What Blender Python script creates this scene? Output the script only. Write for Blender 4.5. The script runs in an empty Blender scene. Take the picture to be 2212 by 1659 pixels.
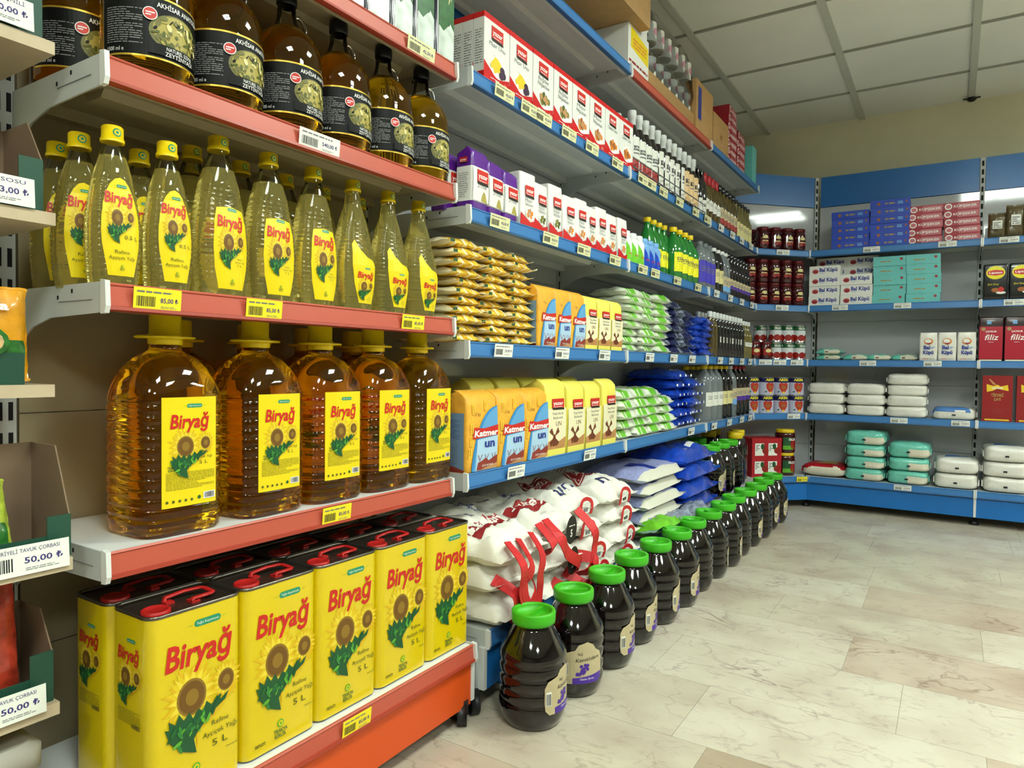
import bpy, bmesh, math, random
from mathutils import Vector, Matrix, noise
from mathutils.geometry import tessellate_polygon
PI = math.pi
SC = bpy.context.scene
COL = SC.collection

# ---------------------------------------------------------------- camera, exposure, world, lamps
YAW, PITCH, ROLL = 0.5668, -0.0267, 0.0126
_F = Vector((-math.sin(YAW)*math.cos(PITCH), math.cos(YAW)*math.cos(PITCH), math.sin(PITCH)))
_R = Vector((math.cos(YAW), math.sin(YAW), 0)); _U = _R.cross(_F)
_r = _R*math.cos(ROLL) + _U*math.sin(ROLL); _u = _U*math.cos(ROLL) - _R*math.sin(ROLL)
cam = bpy.data.cameras.new('camera'); camo = bpy.data.objects.new('camera', cam); COL.objects.link(camo)
camo.matrix_world = Matrix(((_r.x, _u.x, -_F.x, 0), (_r.y, _u.y, -_F.y, 0), (_r.z, _u.z, -_F.z, 0.85), (0, 0, 0, 1)))
cam.sensor_width = 36; cam.lens = 36*1491.9/2212; cam.clip_start = 0.02
SC.camera = camo
SC.view_settings.view_transform = 'Standard'; SC.view_settings.look = 'None'
SC.view_settings.gamma = 1; SC.view_settings.use_curve_mapping = False
SC.view_settings.exposure = -0.28
W = bpy.data.worlds.new('world'); SC.world = W; W.use_nodes = True
W.node_tree.nodes['Background'].inputs[0].default_value = (0.5, 0.55, 0.5, 1)
W.node_tree.nodes['Background'].inputs[1].default_value = 0.1
CEIL = 2.506
LAMPS = [(2.16, 4.06), (2.16, 3.46), (0.30, 2.05), (1.56, 1.31), (0.36, 0.11), (2.16, -1.09), (0.36, -1.69)]
LAMP_POWER = 55.0

# ---------------------------------------------------------------- materials
def lin(c):
    c = c/255
    return c/12.92 if c <= 0.04045 else ((c+0.055)/1.055)**2.4
def rgb(h):
    return (lin(int(h[0:2], 16)), lin(int(h[2:4], 16)), lin(int(h[4:6], 16)), 1)
MATS = {}
def mat(name, col, rough=0.5, metal=0.0, coat=0.0, trans=0.0, ior=1.45, emit=0.0, alpha=1.0, var=0.0, vs=20.0, bump=0.0, bs=60.0, spec=0.5, sub=0):
    m = bpy.data.materials.new(name); m.use_nodes = True; nt = m.node_tree
    b = nt.nodes['Principled BSDF']
    c = rgb(col)
    b.inputs['Base Color'].default_value = c
    b.inputs['Roughness'].default_value = rough; b.inputs['Metallic'].default_value = metal
    b.inputs['IOR'].default_value = ior
    b.inputs['Coat Weight'].default_value = coat; b.inputs['Coat Roughness'].default_value = 0.08
    b.inputs['Transmission Weight'].default_value = trans
    b.inputs['Specular IOR Level'].default_value = spec
    if emit:
        b.inputs['Emission Color'].default_value = c; b.inputs['Emission Strength'].default_value = emit
    if alpha < 1: b.inputs['Alpha'].default_value = alpha
    if var or bump:
        tc = nt.nodes.new('ShaderNodeTexCoord')
    if var:
        n = nt.nodes.new('ShaderNodeTexNoise'); n.inputs['Scale'].default_value = vs; n.inputs['Detail'].default_value = 4
        nt.links.new(tc.outputs['Object'], n.inputs['Vector'])
        r = nt.nodes.new('ShaderNodeMapRange'); r.inputs['From Min'].default_value = 0.3; r.inputs['From Max'].default_value = 0.7
        r.inputs['To Min'].default_value = 1-var; r.inputs['To Max'].default_value = 1+var
        mx = nt.nodes.new('ShaderNodeVectorMath'); mx.operation = 'SCALE'
        mx.inputs[0].default_value = c[:3]
        nt.links.new(n.outputs['Fac'], r.inputs['Value']); nt.links.new(r.outputs['Result'], mx.inputs['Scale'])
        nt.links.new(mx.outputs[0], b.inputs['Base Color'])
    if bump:
        n = nt.nodes.new('ShaderNodeTexNoise'); n.inputs['Scale'].default_value = bs; n.inputs['Detail'].default_value = 3
        nt.links.new(tc.outputs['Object'], n.inputs['Vector'])
        bp = nt.nodes.new('ShaderNodeBump'); bp.inputs['Strength'].default_value = bump; bp.inputs['Distance'].default_value = 0.004
        nt.links.new(n.outputs['Fac'], bp.inputs['Height']); nt.links.new(bp.outputs['Normal'], b.inputs['Normal'])
    MATS[name] = m
    return name
def shell_mat(name, tint, gloss=0.03):                      # thin clear plastic / glass wall
    m = bpy.data.materials.new(name); m.use_nodes = True; nt = m.node_tree
    nt.nodes.remove(nt.nodes['Principled BSDF'])
    o = nt.nodes['Material Output']
    t = nt.nodes.new('ShaderNodeBsdfTransparent'); t.inputs[0].default_value = rgb(tint)
    g = nt.nodes.new('ShaderNodeBsdfGlossy'); g.inputs['Roughness'].default_value = gloss
    f = nt.nodes.new('ShaderNodeFresnel'); f.inputs['IOR'].default_value = 1.6
    x = nt.nodes.new('ShaderNodeMixShader')
    nt.links.new(f.outputs[0], x.inputs[0]); nt.links.new(t.outputs[0], x.inputs[1]); nt.links.new(g.outputs[0], x.inputs[2])
    nt.links.new(x.outputs[0], o.inputs['Surface'])
    MATS[name] = m; return name

# ---------------------------------------------------------------- 2-D canvas for printed designs
_TXT = {}
def text_mesh(s, bold):
    k = (s, bold)
    if k not in _TXT:
        c = bpy.data.curves.new('lettering', 'FONT'); c.body = s; c.resolution_u = 2; c.offset = bold
        o = bpy.data.objects.new('lettering', c)
        me = bpy.data.meshes.new_from_object(o)
        vs = [(v.co.x, v.co.y) for v in me.vertices]; fs = [tuple(p.vertices) for p in me.polygons]
        bpy.data.objects.remove(o); bpy.data.curves.remove(c); bpy.data.meshes.remove(me)
        _TXT[k] = (vs, fs)
    return _TXT[k]
class Canvas:
    def __init__(s): s.it = []
    def poly(s, m, pts, l=0):
        tri = tessellate_polygon([[Vector((p[0], p[1], 0)) for p in pts]])
        s.it.append((m, l, list(pts), [tuple(t) for t in tri]))
    def rect(s, m, x0, y0, x1, y1, l=0):
        s.it.append((m, l, [(x0, y0), (x1, y0), (x1, y1), (x0, y1)], [(0, 1, 2, 3)]))
    def rrect(s, m, x0, y0, x1, y1, r, l=0, n=4):
        pts = []
        for cx, cy, a in ((x1-r, y1-r, 0), (x0+r, y1-r, 90), (x0+r, y0+r, 180), (x1-r, y0+r, 270)):
            for i in range(n+1):
                t = math.radians(a+90*i/n); pts.append((cx+r*math.cos(t), cy+r*math.sin(t)))
        s.poly(m, pts, l)
    def ell(s, m, cx, cy, rx, ry=None, l=0, n=18, rot=0):
        ry = rx if ry is None else ry; ca, sa = math.cos(rot), math.sin(rot)
        pts = []
        for i in range(n):
            t = 2*PI*i/n; a, b = rx*math.cos(t), ry*math.sin(t); pts.append((cx+a*ca-b*sa, cy+a*sa+b*ca))
        s.it.append((m, l, pts, [tuple(range(n))]))
    def star(s, m, cx, cy, r0, r1, n, l=0, seed=0, k=1.0):
        rd = random.Random(seed); pts = [(cx, cy)]; fs = []
        for i in range(2*n):
            r = (r1*rd.uniform(.82, 1.05) if i % 2 else r0); t = PI*i/n
            pts.append((cx+r*math.cos(t), cy+r*math.sin(t)*k))
        for i in range(2*n): fs.append((0, 1+i, 1+(i+1) % (2*n)))
        s.it.append((m, l, pts, fs))
    def text(s, m, t, x, y, h, l=2, w=None, al='c', shear=0.0, bold=0.0, rot=0.0):
        vs, fs = text_mesh(t, bold)
        if not vs: return
        k = h/0.7; x0 = min(v[0] for v in vs); x1 = max(v[0] for v in vs)
        kx = (w/(x1-x0)) if w else k*0.85
        off = {'c': (x0+x1)/2, 'l': x0, 'r': x1}[al]
        ca, sa = math.cos(rot), math.sin(rot); out = []
        for a, b in vs:
            px, py = (a-off)*kx + b*k*shear, b*k
            out.append((x+px*ca-py*sa, y+px*sa+py*ca))
        s.it.append((m, l, out, fs))
    def lines(s, m, x0, y0, x1, y1, n, l=2, seed=1, fill=.5):
        rd = random.Random(seed); H = (y1-y0)/n
        for i in range(n):
            x = x0; yy = y1-(i+1)*H
            end = x1 if rd.random() < .75 else x0+(x1-x0)*rd.uniform(.5, .9)
            while x < end-1e-5:
                ww = min(rd.uniform(.5, 2.2)*H*2, end-x)
                s.rect(m, x, yy, x+ww, yy+H*fill, l); x += ww+H*.5
    def bars(s, m, x0, y0, x1, y1, l=2, seed=2, n=22):
        rd = random.Random(seed); x = x0; st = (x1-x0)/n/1.5
        while x < x1:
            ww = st*rd.choice((.5, .5, 1, 1.5)); s.rect(m, x, y0, min(x+ww, x1), y1, l); x += ww+st*rd.choice((.5, .7, 1))
    def add(s, o, dx=0, dy=0, k=1, kx=None, dl=0):
        kx = k if kx is None else kx
        for m, l, vs, fs in o.it: s.it.append((m, l+dl, [(a*kx+dx, b*k+dy) for a, b in vs], fs))
        return s

# ---------------------------------------------------------------- mesh builder
class MB:
    def __init__(s): s.v = []; s.f = []; s.m = []; s.sm = []
    def face(s, idx, m, sm=False): s.f.append(tuple(idx)); s.m.append(m); s.sm.append(sm)
    def quad(s, a, b, c, d, m, sm=False):
        n = len(s.v); s.v += [tuple(a), tuple(b), tuple(c), tuple(d)]; s.face((n, n+1, n+2, n+3), m, sm)
    def box(s, x0, x1, y0, y1, z0, z1, m):
        n = len(s.v); s.v += [(x, y, z) for x in (x0, x1) for y in (y0, y1) for z in (z0, z1)]
        for q in ((0, 1, 3, 2), (4, 6, 7, 5), (0, 4, 5, 1), (2, 3, 7, 6), (0, 2, 6, 4), (1, 5, 7, 3)): s.face([n+i for i in q], m)
        return s
    def loft(s, rings, m, cap0=True, cap1=True, closed=True, sm=True, capm=None):
        n = len(rings[0]); b = len(s.v)
        for r in rings: s.v += [tuple(p) for p in r]
        for j in range(len(rings)-1):
            mm = m(j) if callable(m) else m
            for i in range(n if closed else n-1):
                k = (i+1) % n
                s.face((b+j*n+i, b+j*n+k, b+(j+1)*n+k, b+(j+1)*n+i), mm, sm)
        m0 = capm or (m(0) if callable(m) else m); m1 = capm or (m(len(rings)-2) if callable(m) else m)
        if cap0:
            c = len(s.v); s.v += [tuple(p) for p in rings[0]]; s.face([c+n-1-i for i in range(n)], m0)
        if cap1:
            c = len(s.v); s.v += [tuple(p) for p in rings[-1]]; s.face([c+i for i in range(n)], m1)
        return s
    def lathe(s, prof, m, n=20, cx=0, cy=0, cap0=True, cap1=True, sm=True):
        rings = [[(cx+r*math.cos(2*PI*i/n), cy+r*math.sin(2*PI*i/n), z) for i in range(n)] for r, z in prof]
        return s.loft(rings, m, cap0, cap1, sm=sm)
    def ext(s, poly, axis, a, b, m, sm=False):             # extrude a polygon (p,q) along x / y / z from a to b
        def P(p, q, t): return {'x': (t, p, q), 'y': (p, t, q), 'z': (p, q, t)}[axis]
        n = len(poly); bs = len(s.v)
        for t in (a, b): s.v += [P(p, q, t) for p, q in poly]
        for i in range(n):
            k = (i+1) % n; s.face((bs+i, bs+k, bs+n+k, bs+n+i), m, sm)
        tri = tessellate_polygon([[Vector((p[0], p[1], 0)) for p in poly]])
        for t in tri:
            s.face([bs+i for i in t], m); s.face([bs+n+i for i in reversed(t)], m)
        return s
    def tube(s, pts, r, m, n=8, closed=False, flat=1.0, up=(0, 0, 1)):
        P = [Vector(p) for p in pts]; rings = []
        N = len(P)
        for i in range(N):
            a = P[(i-1) % N] if (closed or i > 0) else P[i]; b = P[(i+1) % N] if (closed or i < N-1) else P[i]
            t = (b-a).normalized(); u = Vector(up)
            if abs(t.dot(u)) > .95: u = Vector((1, 0, 0)) if abs(t.x) < .9 else Vector((0, 1, 0))
            sd = t.cross(u).normalized(); uu = sd.cross(t).normalized()
            rings.append([tuple(P[i]+sd*r*math.cos(2*PI*k/n)+uu*r*flat*math.sin(2*PI*k/n)) for k in range(n)])
        if closed: rings.append(rings[0])
        return s.loft(rings, m, not closed, not closed)
    def decal(s, cv, fmap, su=None, sv=None, lift=0.0003):
        nn = 0                            # every printed shape gets a height of its own, so none are coplanar
        for m, l, vs, fs in cv.it:
            V, Fc = vs, fs; nn += len(vs) > 4
            if su or sv:
                bm = bmesh.new(); bv = [bm.verts.new((a, b, 0)) for a, b in vs]
                for f in fs:
                    if len(set(f)) == len(f):
                        try: bm.faces.new([bv[i] for i in f])
                        except ValueError: pass
                for ax, st in ((0, su), (1, sv)):
                    if not st: continue
                    lo = min(v[ax] for v in vs); hi = max(v[ax] for v in vs)
                    k = math.ceil(lo/st+1e-6)
                    while k*st < hi-1e-6:
                        co = (k*st, 0, 0) if ax == 0 else (0, k*st, 0); no = (1, 0, 0) if ax == 0 else (0, 1, 0)
                        bmesh.ops.bisect_plane(bm, geom=bm.verts[:]+bm.edges[:]+bm.faces[:], plane_co=co, plane_no=no); k += 1
                bm.verts.index_update()
                V = [(v.co.x, v.co.y) for v in bm.verts]; Fc = [tuple(v.index for v in f.verts) for f in bm.faces]; bm.free()
            n = len(s.v); h = lift*(l+1)+nn*1e-5
            s.v += [tuple(fmap(a, b, h)) for a, b in V]
            for f in Fc: s.face([n+i for i in f], m)
        return s
    def mesh(s, name):
        me = bpy.data.meshes.new(name)
        me.from_pydata(s.v, [], s.f)
        names = []
        for x in s.m:
            if x not in names: names.append(x)
        for x in names: me.materials.append(MATS[x])
        ix = {x: i for i, x in enumerate(names)}
        me.polygons.foreach_set('material_index', [ix[x] for x in s.m])
        me.polygons.foreach_set('use_smooth', s.sm)
        me.update(); return me
def flat_front(y):                      # canvas on a plane facing the customer
    return lambda a, b, h: (a, y-h, b)
def cyl(r, z0=0.0, turn=0.0):
    return lambda a, b, h: ((r+h)*math.sin(a/r+turn), -(r+h)*math.cos(a/r+turn), b+z0)
def rring(hw, hd, r, z, n=5):           # rounded-rectangle ring
    pts = []
    for cx, cy, a in ((hw-r, hd-r, 0), (-hw+r, hd-r, 90), (-hw+r, -hd+r, 180), (hw-r, -hd+r, 270)):
        for i in range(n+1):
            t = math.radians(a+90*i/n); pts.append((cx+r*math.cos(t), cy+r*math.sin(t), z))
    return pts
def sring(hw, hd, p, z, n=36):          # superellipse ring
    out = []
    for i in range(n):
        t = 2*PI*i/n; c, s = math.cos(t), math.sin(t)
        out.append((hw*math.copysign(abs(c)**(2/p), c), hd*math.copysign(abs(s)**(2/p), s), z))
    return out
def interp(tab, z):
    if z <= tab[0][0]: return tab[0][1]
    for (a, x), (b, y) in zip(tab, tab[1:]):
        if z <= b: return x+(y-x)*(z-a)/(b-a)
    return tab[-1][1]

# ---------------------------------------------------------------- objects
def tag(o, label=None, cat=None, group=None, kind=None):
    if label: o['label'] = label
    if cat: o['category'] = cat
    if group: o['group'] = group
    if kind: o['kind'] = kind
    return o
def link(name, data, parent=None):
    o = bpy.data.objects.new(name, data); COL.objects.link(o)
    if parent: o.parent = parent
    return o
def struct(name, mb): return tag(link(name, mb.mesh(name)), kind='structure')
class Kind:                              # one kind of thing, built once; every placed copy is a set of objects of its own sharing the meshes
    def __init__(s, name, cat): s.name = name; s.cat = cat; s.parts = []; s.single = None
    def one(s, mb): s.single = mb.mesh(s.name); return s
    def add(s, pname, mb, subs=(), label=None):
        s.parts.append((pname, mb.mesh(pname), [(n, m.mesh(n)) for n, m in subs], label)); return s
    def place(s, loc, rz, label, group=None, sc=1.0, rx=0.0, ry=0.0, name=None):
        r = link(name or s.name, s.single)
        r.location = loc; r.rotation_euler = (rx, ry, rz)
        if sc != 1.0: r.scale = (sc,)*3 if isinstance(sc, float) else sc
        tag(r, label, s.cat, group)
        for pn, me, subs, lb in s.parts:
            p = link(pn, me, r)
            if lb: p['label'] = lb
            for sn, sm in subs: link(sn, sm, p)
        return r
RD = random.Random(7)
D0 = 1.018                               # customer-side plane of the left shelf fronts is x = -D0
def L(y, dep, z, j=0.0): return ((-D0-dep, y, z), PI/2+RD.uniform(-j, j))
def E(x, dep, z, j=0.0): return ((x, 4.62+dep, z), RD.uniform(-j, j))
Q = math.sqrt(.5)
def DG(u, dep, z, j=0.0): return ((-1.024+(u-dep)*Q, 4.36+(u+dep)*Q, z), PI/4+RD.uniform(-j, j))
ORD = ['first', 'second', 'third', 'fourth', 'fifth', 'sixth', 'seventh', 'eighth', 'ninth', 'tenth', 'eleventh', 'twelfth', 'thirteenth', 'fourteenth', 'fifteenth', 'sixteenth']
def nth(i, n=None, side='left'):
    if n == 1: return 'only one'
    if i == 0: return 'nearest' if side == 'near' else 'leftmost'
    if n and i == n-1: return 'farthest' if side == 'near' else 'rightmost'
    return ORD[i] + (' nearest' if side == 'near' else ' from the left')
def lev(i, n):
    if n == 1: return 'lying alone'
    return 'bottom' if i == 0 else 'topmost' if i == n-1 else ORD[i]+' from the bottom'
# ---------------------------------------------------------------- palette
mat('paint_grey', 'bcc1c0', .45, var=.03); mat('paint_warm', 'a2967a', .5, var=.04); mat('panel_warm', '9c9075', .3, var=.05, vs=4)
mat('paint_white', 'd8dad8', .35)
mat('panel_white', 'b4b7bb', .06, var=.02, vs=4)
mat('slot_shade', '0b0b10', .8)  # dark faces stand in for the shade inside slots and holes
mat('rail_blue', '3a74b0', .38, spec=.4); mat('lip_blue', '24598f', .35)
mat('rail_red', 'b55442', .36, spec=.4); mat('lip_red', '9c3826', .4)
mat('kick_blue', '1168b4', .4, var=.04, vs=6); mat('kick_orange', 'd04e17', .42)
mat('header_blue', '1c66ac', .3, var=.04, vs=3)
mat('foot_black', '17171a', .45)
mat('wood', 'bfae92', .5, var=.06, vs=30); mat('wood_edge', 'cdbfa4', .5)
mat('wall_paint', 'ddd9bd', .85, var=.03, vs=8); mat('wall_dim', '8d8a80', .85)  # wall_dim: unseen walls darkened to cut fill light, standing in for stocked aisles
mat('steel', 'b8b8b8', .25, metal=1)
mat('paper', 'e6e8e0', .6); mat('paper_yellow', 'f2df25', .55); mat('paper_cream', 'd9d7a6', .55)
mat('ink', '1d1c22', .6); mat('ink_grey', '6b6a70', .6); mat('ink_violet', '3c2f72', .6)
mat('lamp_frame', 'dcdcdc', .4); 

def ceiling_material():
    m = bpy.data.materials.new('ceiling_tiles'); m.use_nodes = True; nt = m.node_tree; b = nt.nodes['Principled BSDF']
    b.inputs['Roughness'].default_value = .9
    g = nt.nodes.new('ShaderNodeNewGeometry'); n = nt.nodes.new('ShaderNodeTexNoise'); n.inputs['Scale'].default_value = 1.3
    n2 = nt.nodes.new('ShaderNodeTexNoise'); n2.inputs['Scale'].default_value = 160
    nt.links.new(g.outputs['Position'], n.inputs['Vector']); nt.links.new(g.outputs['Position'], n2.inputs['Vector'])
    r = nt.nodes.new('ShaderNodeValToRGB'); r.color_ramp.elements[0].color = rgb('dfe0d8'); r.color_ramp.elements[1].color = rgb('edeee6')
    r.color_ramp.elements[0].position = .3; r.color_ramp.elements[1].position = .7
    nt.links.new(n.outputs['Fac'], r.inputs['Fac']); nt.links.new(r.outputs['Color'], b.inputs['Base Color'])
    bp = nt.nodes.new('ShaderNodeBump'); bp.inputs['Strength'].default_value = .15; bp.inputs['Distance'].default_value = .002
    nt.links.new(n2.outputs['Fac'], bp.inputs['Height']); nt.links.new(bp.outputs['Normal'], b.inputs['Normal'])
    MATS['ceiling_tiles'] = m
ceiling_material()

def marble_material(name, base, vein, pink):
    m = bpy.data.materials.new(name); m.use_nodes = True; nt = m.node_tree; b = nt.nodes['Principled BSDF']
    N = nt.nodes.new; Lk = nt.links.new
    b.inputs['Roughness'].default_value = .3; b.inputs['Specular IOR Level'].default_value = .4
    tc = N('ShaderNodeTexCoord')
    # large cloudy patches
    n1 = N('ShaderNodeTexNoise'); n1.inputs['Scale'].default_value = 5; n1.inputs['Detail'].default_value = 6; Lk(tc.outputs['Object'], n1.inputs['Vector'])
    r1 = N('ShaderNodeValToRGB'); r1.color_ramp.elements[0].position = .42; r1.color_ramp.elements[1].position = .72
    r1.color_ramp.elements[0].color = rgb(base); r1.color_ramp.elements[1].color = rgb(pink); Lk(n1.outputs['Fac'], r1.inputs['Fac'])
    last = r1.outputs['Color']
    # veins follow the level lines of warped noise
    for sc, wd, st, dt in ((2.2, .010, .85, 5), (5.0, .018, .55, 6), (11.0, .03, .45, 4)):
        n3 = N('ShaderNodeTexNoise'); n3.inputs['Scale'].default_value = sc; n3.inputs['Detail'].default_value = dt; n3.inputs['Distortion'].default_value = .6
        mp = N('ShaderNodeMapping'); mp.inputs['Rotation'].default_value = (0, 0, .6+sc); mp.inputs['Scale'].default_value = (1, 1.7, 1); mp.inputs['Location'].default_value = (sc, len(name), 0)
        Lk(tc.outputs['Object'], mp.inputs['Vector']); Lk(mp.outputs[0], n3.inputs['Vector'])
        a1 = N('ShaderNodeMath'); a1.operation = 'SUBTRACT'; a1.inputs[1].default_value = .5; Lk(n3.outputs['Fac'], a1.inputs[0])
        a2 = N('ShaderNodeMath'); a2.operation = 'ABSOLUTE'; Lk(a1.outputs[0], a2.inputs[0])
        mr = N('ShaderNodeMapRange'); mr.inputs['From Min'].default_value = 0; mr.inputs['From Max'].default_value = wd; mr.inputs['To Min'].default_value = st; mr.inputs['To Max'].default_value = 0; Lk(a2.outputs[0], mr.inputs['Value'])
        n4 = N('ShaderNodeTexNoise'); n4.inputs['Scale'].default_value = sc*1.3; Lk(tc.outputs['Object'], n4.inputs['Vector'])
        m3 = N('ShaderNodeMapRange'); m3.inputs['From Min'].default_value = .45; m3.inputs['From Max'].default_value = .62; Lk(n4.outputs['Fac'], m3.inputs['Value'])
        ml = N('ShaderNodeMath'); ml.operation = 'MULTIPLY'; Lk(mr.outputs['Result'], ml.inputs[0]); Lk(m3.outputs['Result'], ml.inputs[1])
        mm = N('ShaderNodeMixRGB'); mm.inputs['Color2'].default_value = rgb(vein); Lk(ml.outputs[0], mm.inputs['Fac']); Lk(last, mm.inputs['Color1']); last = mm.outputs['Color']
    Lk(last, b.inputs['Base Color'])
    MATS[name] = m
marble_material('marble_pale', 'bfb8a5', '857465', 'a8998a')
marble_material('marble_rose', 'baac9a', '7d6756', 'a18e7c')
marble_material('marble_white', 'c6c0af', '86706c', 'b5aa99')
marble_material('marble_brown', 'aa9c86', '6f5f50', '938470')
mat('grout', '8d8778', .8)

# ---------------------------------------------------------------- room shell
rm = random.Random(12)
fl = MB()
fl.box(-1.62, 4.6, -4.1, 5.2, -.05, -.0012, 'grout')
def tile(x0, x1, y0, y1, m): fl.box(x0, x1, y0, y1, -.0011, 0, m)
fixed = {}
row = 0; y = 1.830-.302*20
FX = {0: -.525, 1: -.09, 2: .14, 3: -.25}
while y < 5.13:
    k = round((y-1.830)/.302)
    x = {-1: -.525, 0: -.09, 1: -.243, 2: .10, 3: -.25, 4: -.26}.get(k, rm.uniform(-.6, 0))-.61*4
    g = .0006
    while x < 4.5:
        c = rm.random(); m = 'marble_pale' if c < .5 else 'marble_white' if c < .72 else 'marble_rose' if c < .97 else 'marble_brown'
        if k in (-1, 0) and -.8 < x < 0: m = 'marble_white'
        if k == 0 and x < -.7: m = 'marble_white'
        if k == 1 and x < -.2 and x > -.4: m = 'marble_rose'
        if k == -2 and -1.0 < x < -.3: m = 'marble_brown'
        x1 = x+.61
        tile(max(x, -1.6)+g, min(x1, 4.5)-g, y+g, min(y+.302, 5.13)-g, m) if x1 > -1.55 else None
        x = x1
    y += .302
struct('floor', fl)
ce = MB()
ce.box(-1.62, 4.6, -4.1, 5.2, CEIL+.012, CEIL+.06, 'ceiling_tiles')
xs = [.06+.6*i-.03*0 for i in range(-3, 8)]; ys = [3.41+.603*i for i in range(-13, 3)]
ce2 = MB()
mat('tbar', 'bfc1b7', .7); mat('tbar_thin', '9c9e95', .8)
for x in xs: ce2.box(x-.017, x+.017, -4, 5.13, CEIL-.001, CEIL+.011, 'tbar')
for y in ys: ce2.box(-1.6, 4.5, y-.006, y+.006, CEIL+.002, CEIL+.0118, 'tbar_thin')
ceiling = struct('ceiling', ce)
struct('trim_1', ce2)
struct('wall_back', MB().box(-1.62, 4.6, 5.13, 5.2, 0, CEIL+.05, 'wall_paint'))
struct('wall_left', MB().box(-1.62, -1.55, -4.1, 5.2, 0, CEIL+.05, 'wall_paint'))
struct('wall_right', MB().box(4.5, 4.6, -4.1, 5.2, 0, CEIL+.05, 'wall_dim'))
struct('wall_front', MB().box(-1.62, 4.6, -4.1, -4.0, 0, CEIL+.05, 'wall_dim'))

# ceiling lamps: recessed square fittings with lit diffusers
mat('diffuser', 'f4fff4', .5, emit=LAMP_POWER)
lk = Kind('ceiling_lamp', 'ceiling lamp')
fm = MB()
for a, b_, c, d in ((-.295, .295, -.295, -.265), (-.295, .295, .265, .295), (-.295, -.265, -.265, .265), (.265, .295, -.265, .265)):
    fm.box(a, b_, c, d, -.03, 0, 'lamp_frame')
fm.box(-.004, .004, -.265, .265, -.03, -.0125, 'lamp_frame')
lk.add('frame', fm); lk.add('diffuser', MB().box(-.264, .264, -.264, .264, -.012, 0, 'diffuser'))
for i, (x, y) in enumerate(LAMPS):
    lk.place((x, y, CEIL-.004), 0, f'square recessed ceiling lamp over the aisle, {ORD[i]} counted from the far wall', 'square ceiling lamps')

# ---------------------------------------------------------------- gondola shelving
def rail(mb, x0, x1, c, lip, axis='x'):
    prof = [(.004, -.001), (-.001, 0), (-.003, -.003), (-.001, -.005), (-.004, -.033), (-.008, -.034), (-.009, -.039), (-.002, -.041), (.004, -.041)]
    n = len(prof); rings = [[(x, p, q) for p, q in prof] for x in (x0, x1)]
    b = len(mb.v)
    for r in rings: mb.v += r
    for i in range(n):
        k = (i+1) % n
        mb.face((b+i, b+k, b+n+k, b+n+i), lip if 4 <= i <= 7 else c)
    mb.face([b+i for i in range(n)], c); mb.face([b+n+i for i in range(n-1, -1, -1)], c)
def bracket(x, D, m='paint_grey', flip=1):
    mb = MB()
    pl = [(.003, .001), (.0, -.004), (-.003, -.034), (.001, -.041), (.012, -.043), (D*.55, -.047), (D*.75, -.060), (D-.02, -.088), (D-.008, -.098), (D-.008, .001)]
    mb.ext(pl, 'x', x-.0015, x+.0015, m)
    mb.ext([(.002, .004), (-.009, .002), (-.011, -.034), (-.007, -.044), (.004, -.045), (.004, .004)], 'x', x-.0035, x+.0035, 'paint_white')
    for a, b_ in ((D*.3, -.012), (D*.45, -.02)):
        mb.box(x-.0022, x+.0022, a, a+.004, b_, b_+.006, 'slot_shade')
    mb.box(x-.0019*flip-.0004, x-.0019*flip+.0004, .03, D*.45, -.0245, -.0235, 'ink_grey')
    return mb
SH = {}
def shelf_kind(w, D, c, lip, pm='paint_grey'):
    k = (round(w, 3), D, c)
    if k in SH: return SH[k]
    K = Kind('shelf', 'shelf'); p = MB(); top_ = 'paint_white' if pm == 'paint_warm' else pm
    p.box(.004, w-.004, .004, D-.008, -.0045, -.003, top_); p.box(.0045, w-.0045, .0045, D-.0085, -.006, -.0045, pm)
    p.box(.004, w-.004, .004, .0065, -.036, -.006, pm)
    p.box(.004, w-.004, .0065, .022, -.036, -.034, pm)
    p.box(.004, w-.004, D-.03, D-.008, -.026, -.024, pm); p.box(.004, w-.004, D-.03, D-.028, -.024, -.006, pm)
    y = D*.5
    p.ext([(y-.03, -.006), (y-.02, -.018), (y+.02, -.018), (y+.03, -.006)], 'x', .06, w-.06, pm)
    K.add('shelf_panel', p)
    r = MB(); rail(r, .004, w-.004, c, lip); K.add('price_rail', r)
    K.add('bracket', bracket(0.002, D)); K.add('bracket', bracket(w-.002, D, flip=-1))
    SH[k] = K; return K
ZR = [0.187, .574, .9615, 1.2824, 1.5676]
ZB = [0.195, .576, .909, 1.245, 1.584]
ZT = 1.957
RY0, RY1 = .516, 1.330
BY = [1.388, 2.385, 3.385, 4.36]
BD = .285                                # shelf depth
BASE = .073                              # how far the base shelves stand out
NB = ['bottom', 'second', 'third', 'fourth', 'fifth', 'topmost']
BAY = ['first blue bay next to the red bay', 'middle blue bay of the left row', 'last blue bay of the left row']
for i, z in enumerate(ZR):
    b = BASE if i == 0 else 0
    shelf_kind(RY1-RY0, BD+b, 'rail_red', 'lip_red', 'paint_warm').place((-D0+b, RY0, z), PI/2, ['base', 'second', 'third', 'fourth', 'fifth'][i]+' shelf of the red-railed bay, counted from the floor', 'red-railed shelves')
for k in range(3):
    w = BY[k+1]-BY[k]-.004
    for i, z in enumerate(ZB+[ZT]):
        b = BASE if i == 0 else 0
        c = ('rail_red', 'lip_red') if (i == 5 and k == 1) else ('rail_blue', 'lip_blue')
        lb = f'{NB[i]} shelf of the {BAY[k]}' if c[0] == 'rail_blue' else 'topmost shelf with red rail above the blue-railed shelves'
        shelf_kind(w, BD+b, *c).place((-D0-.004+b, BY[k]+.002, z), PI/2, lb, 'shelves of the left blue bays')
EX = [-.764, .124, 1.012]
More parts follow.
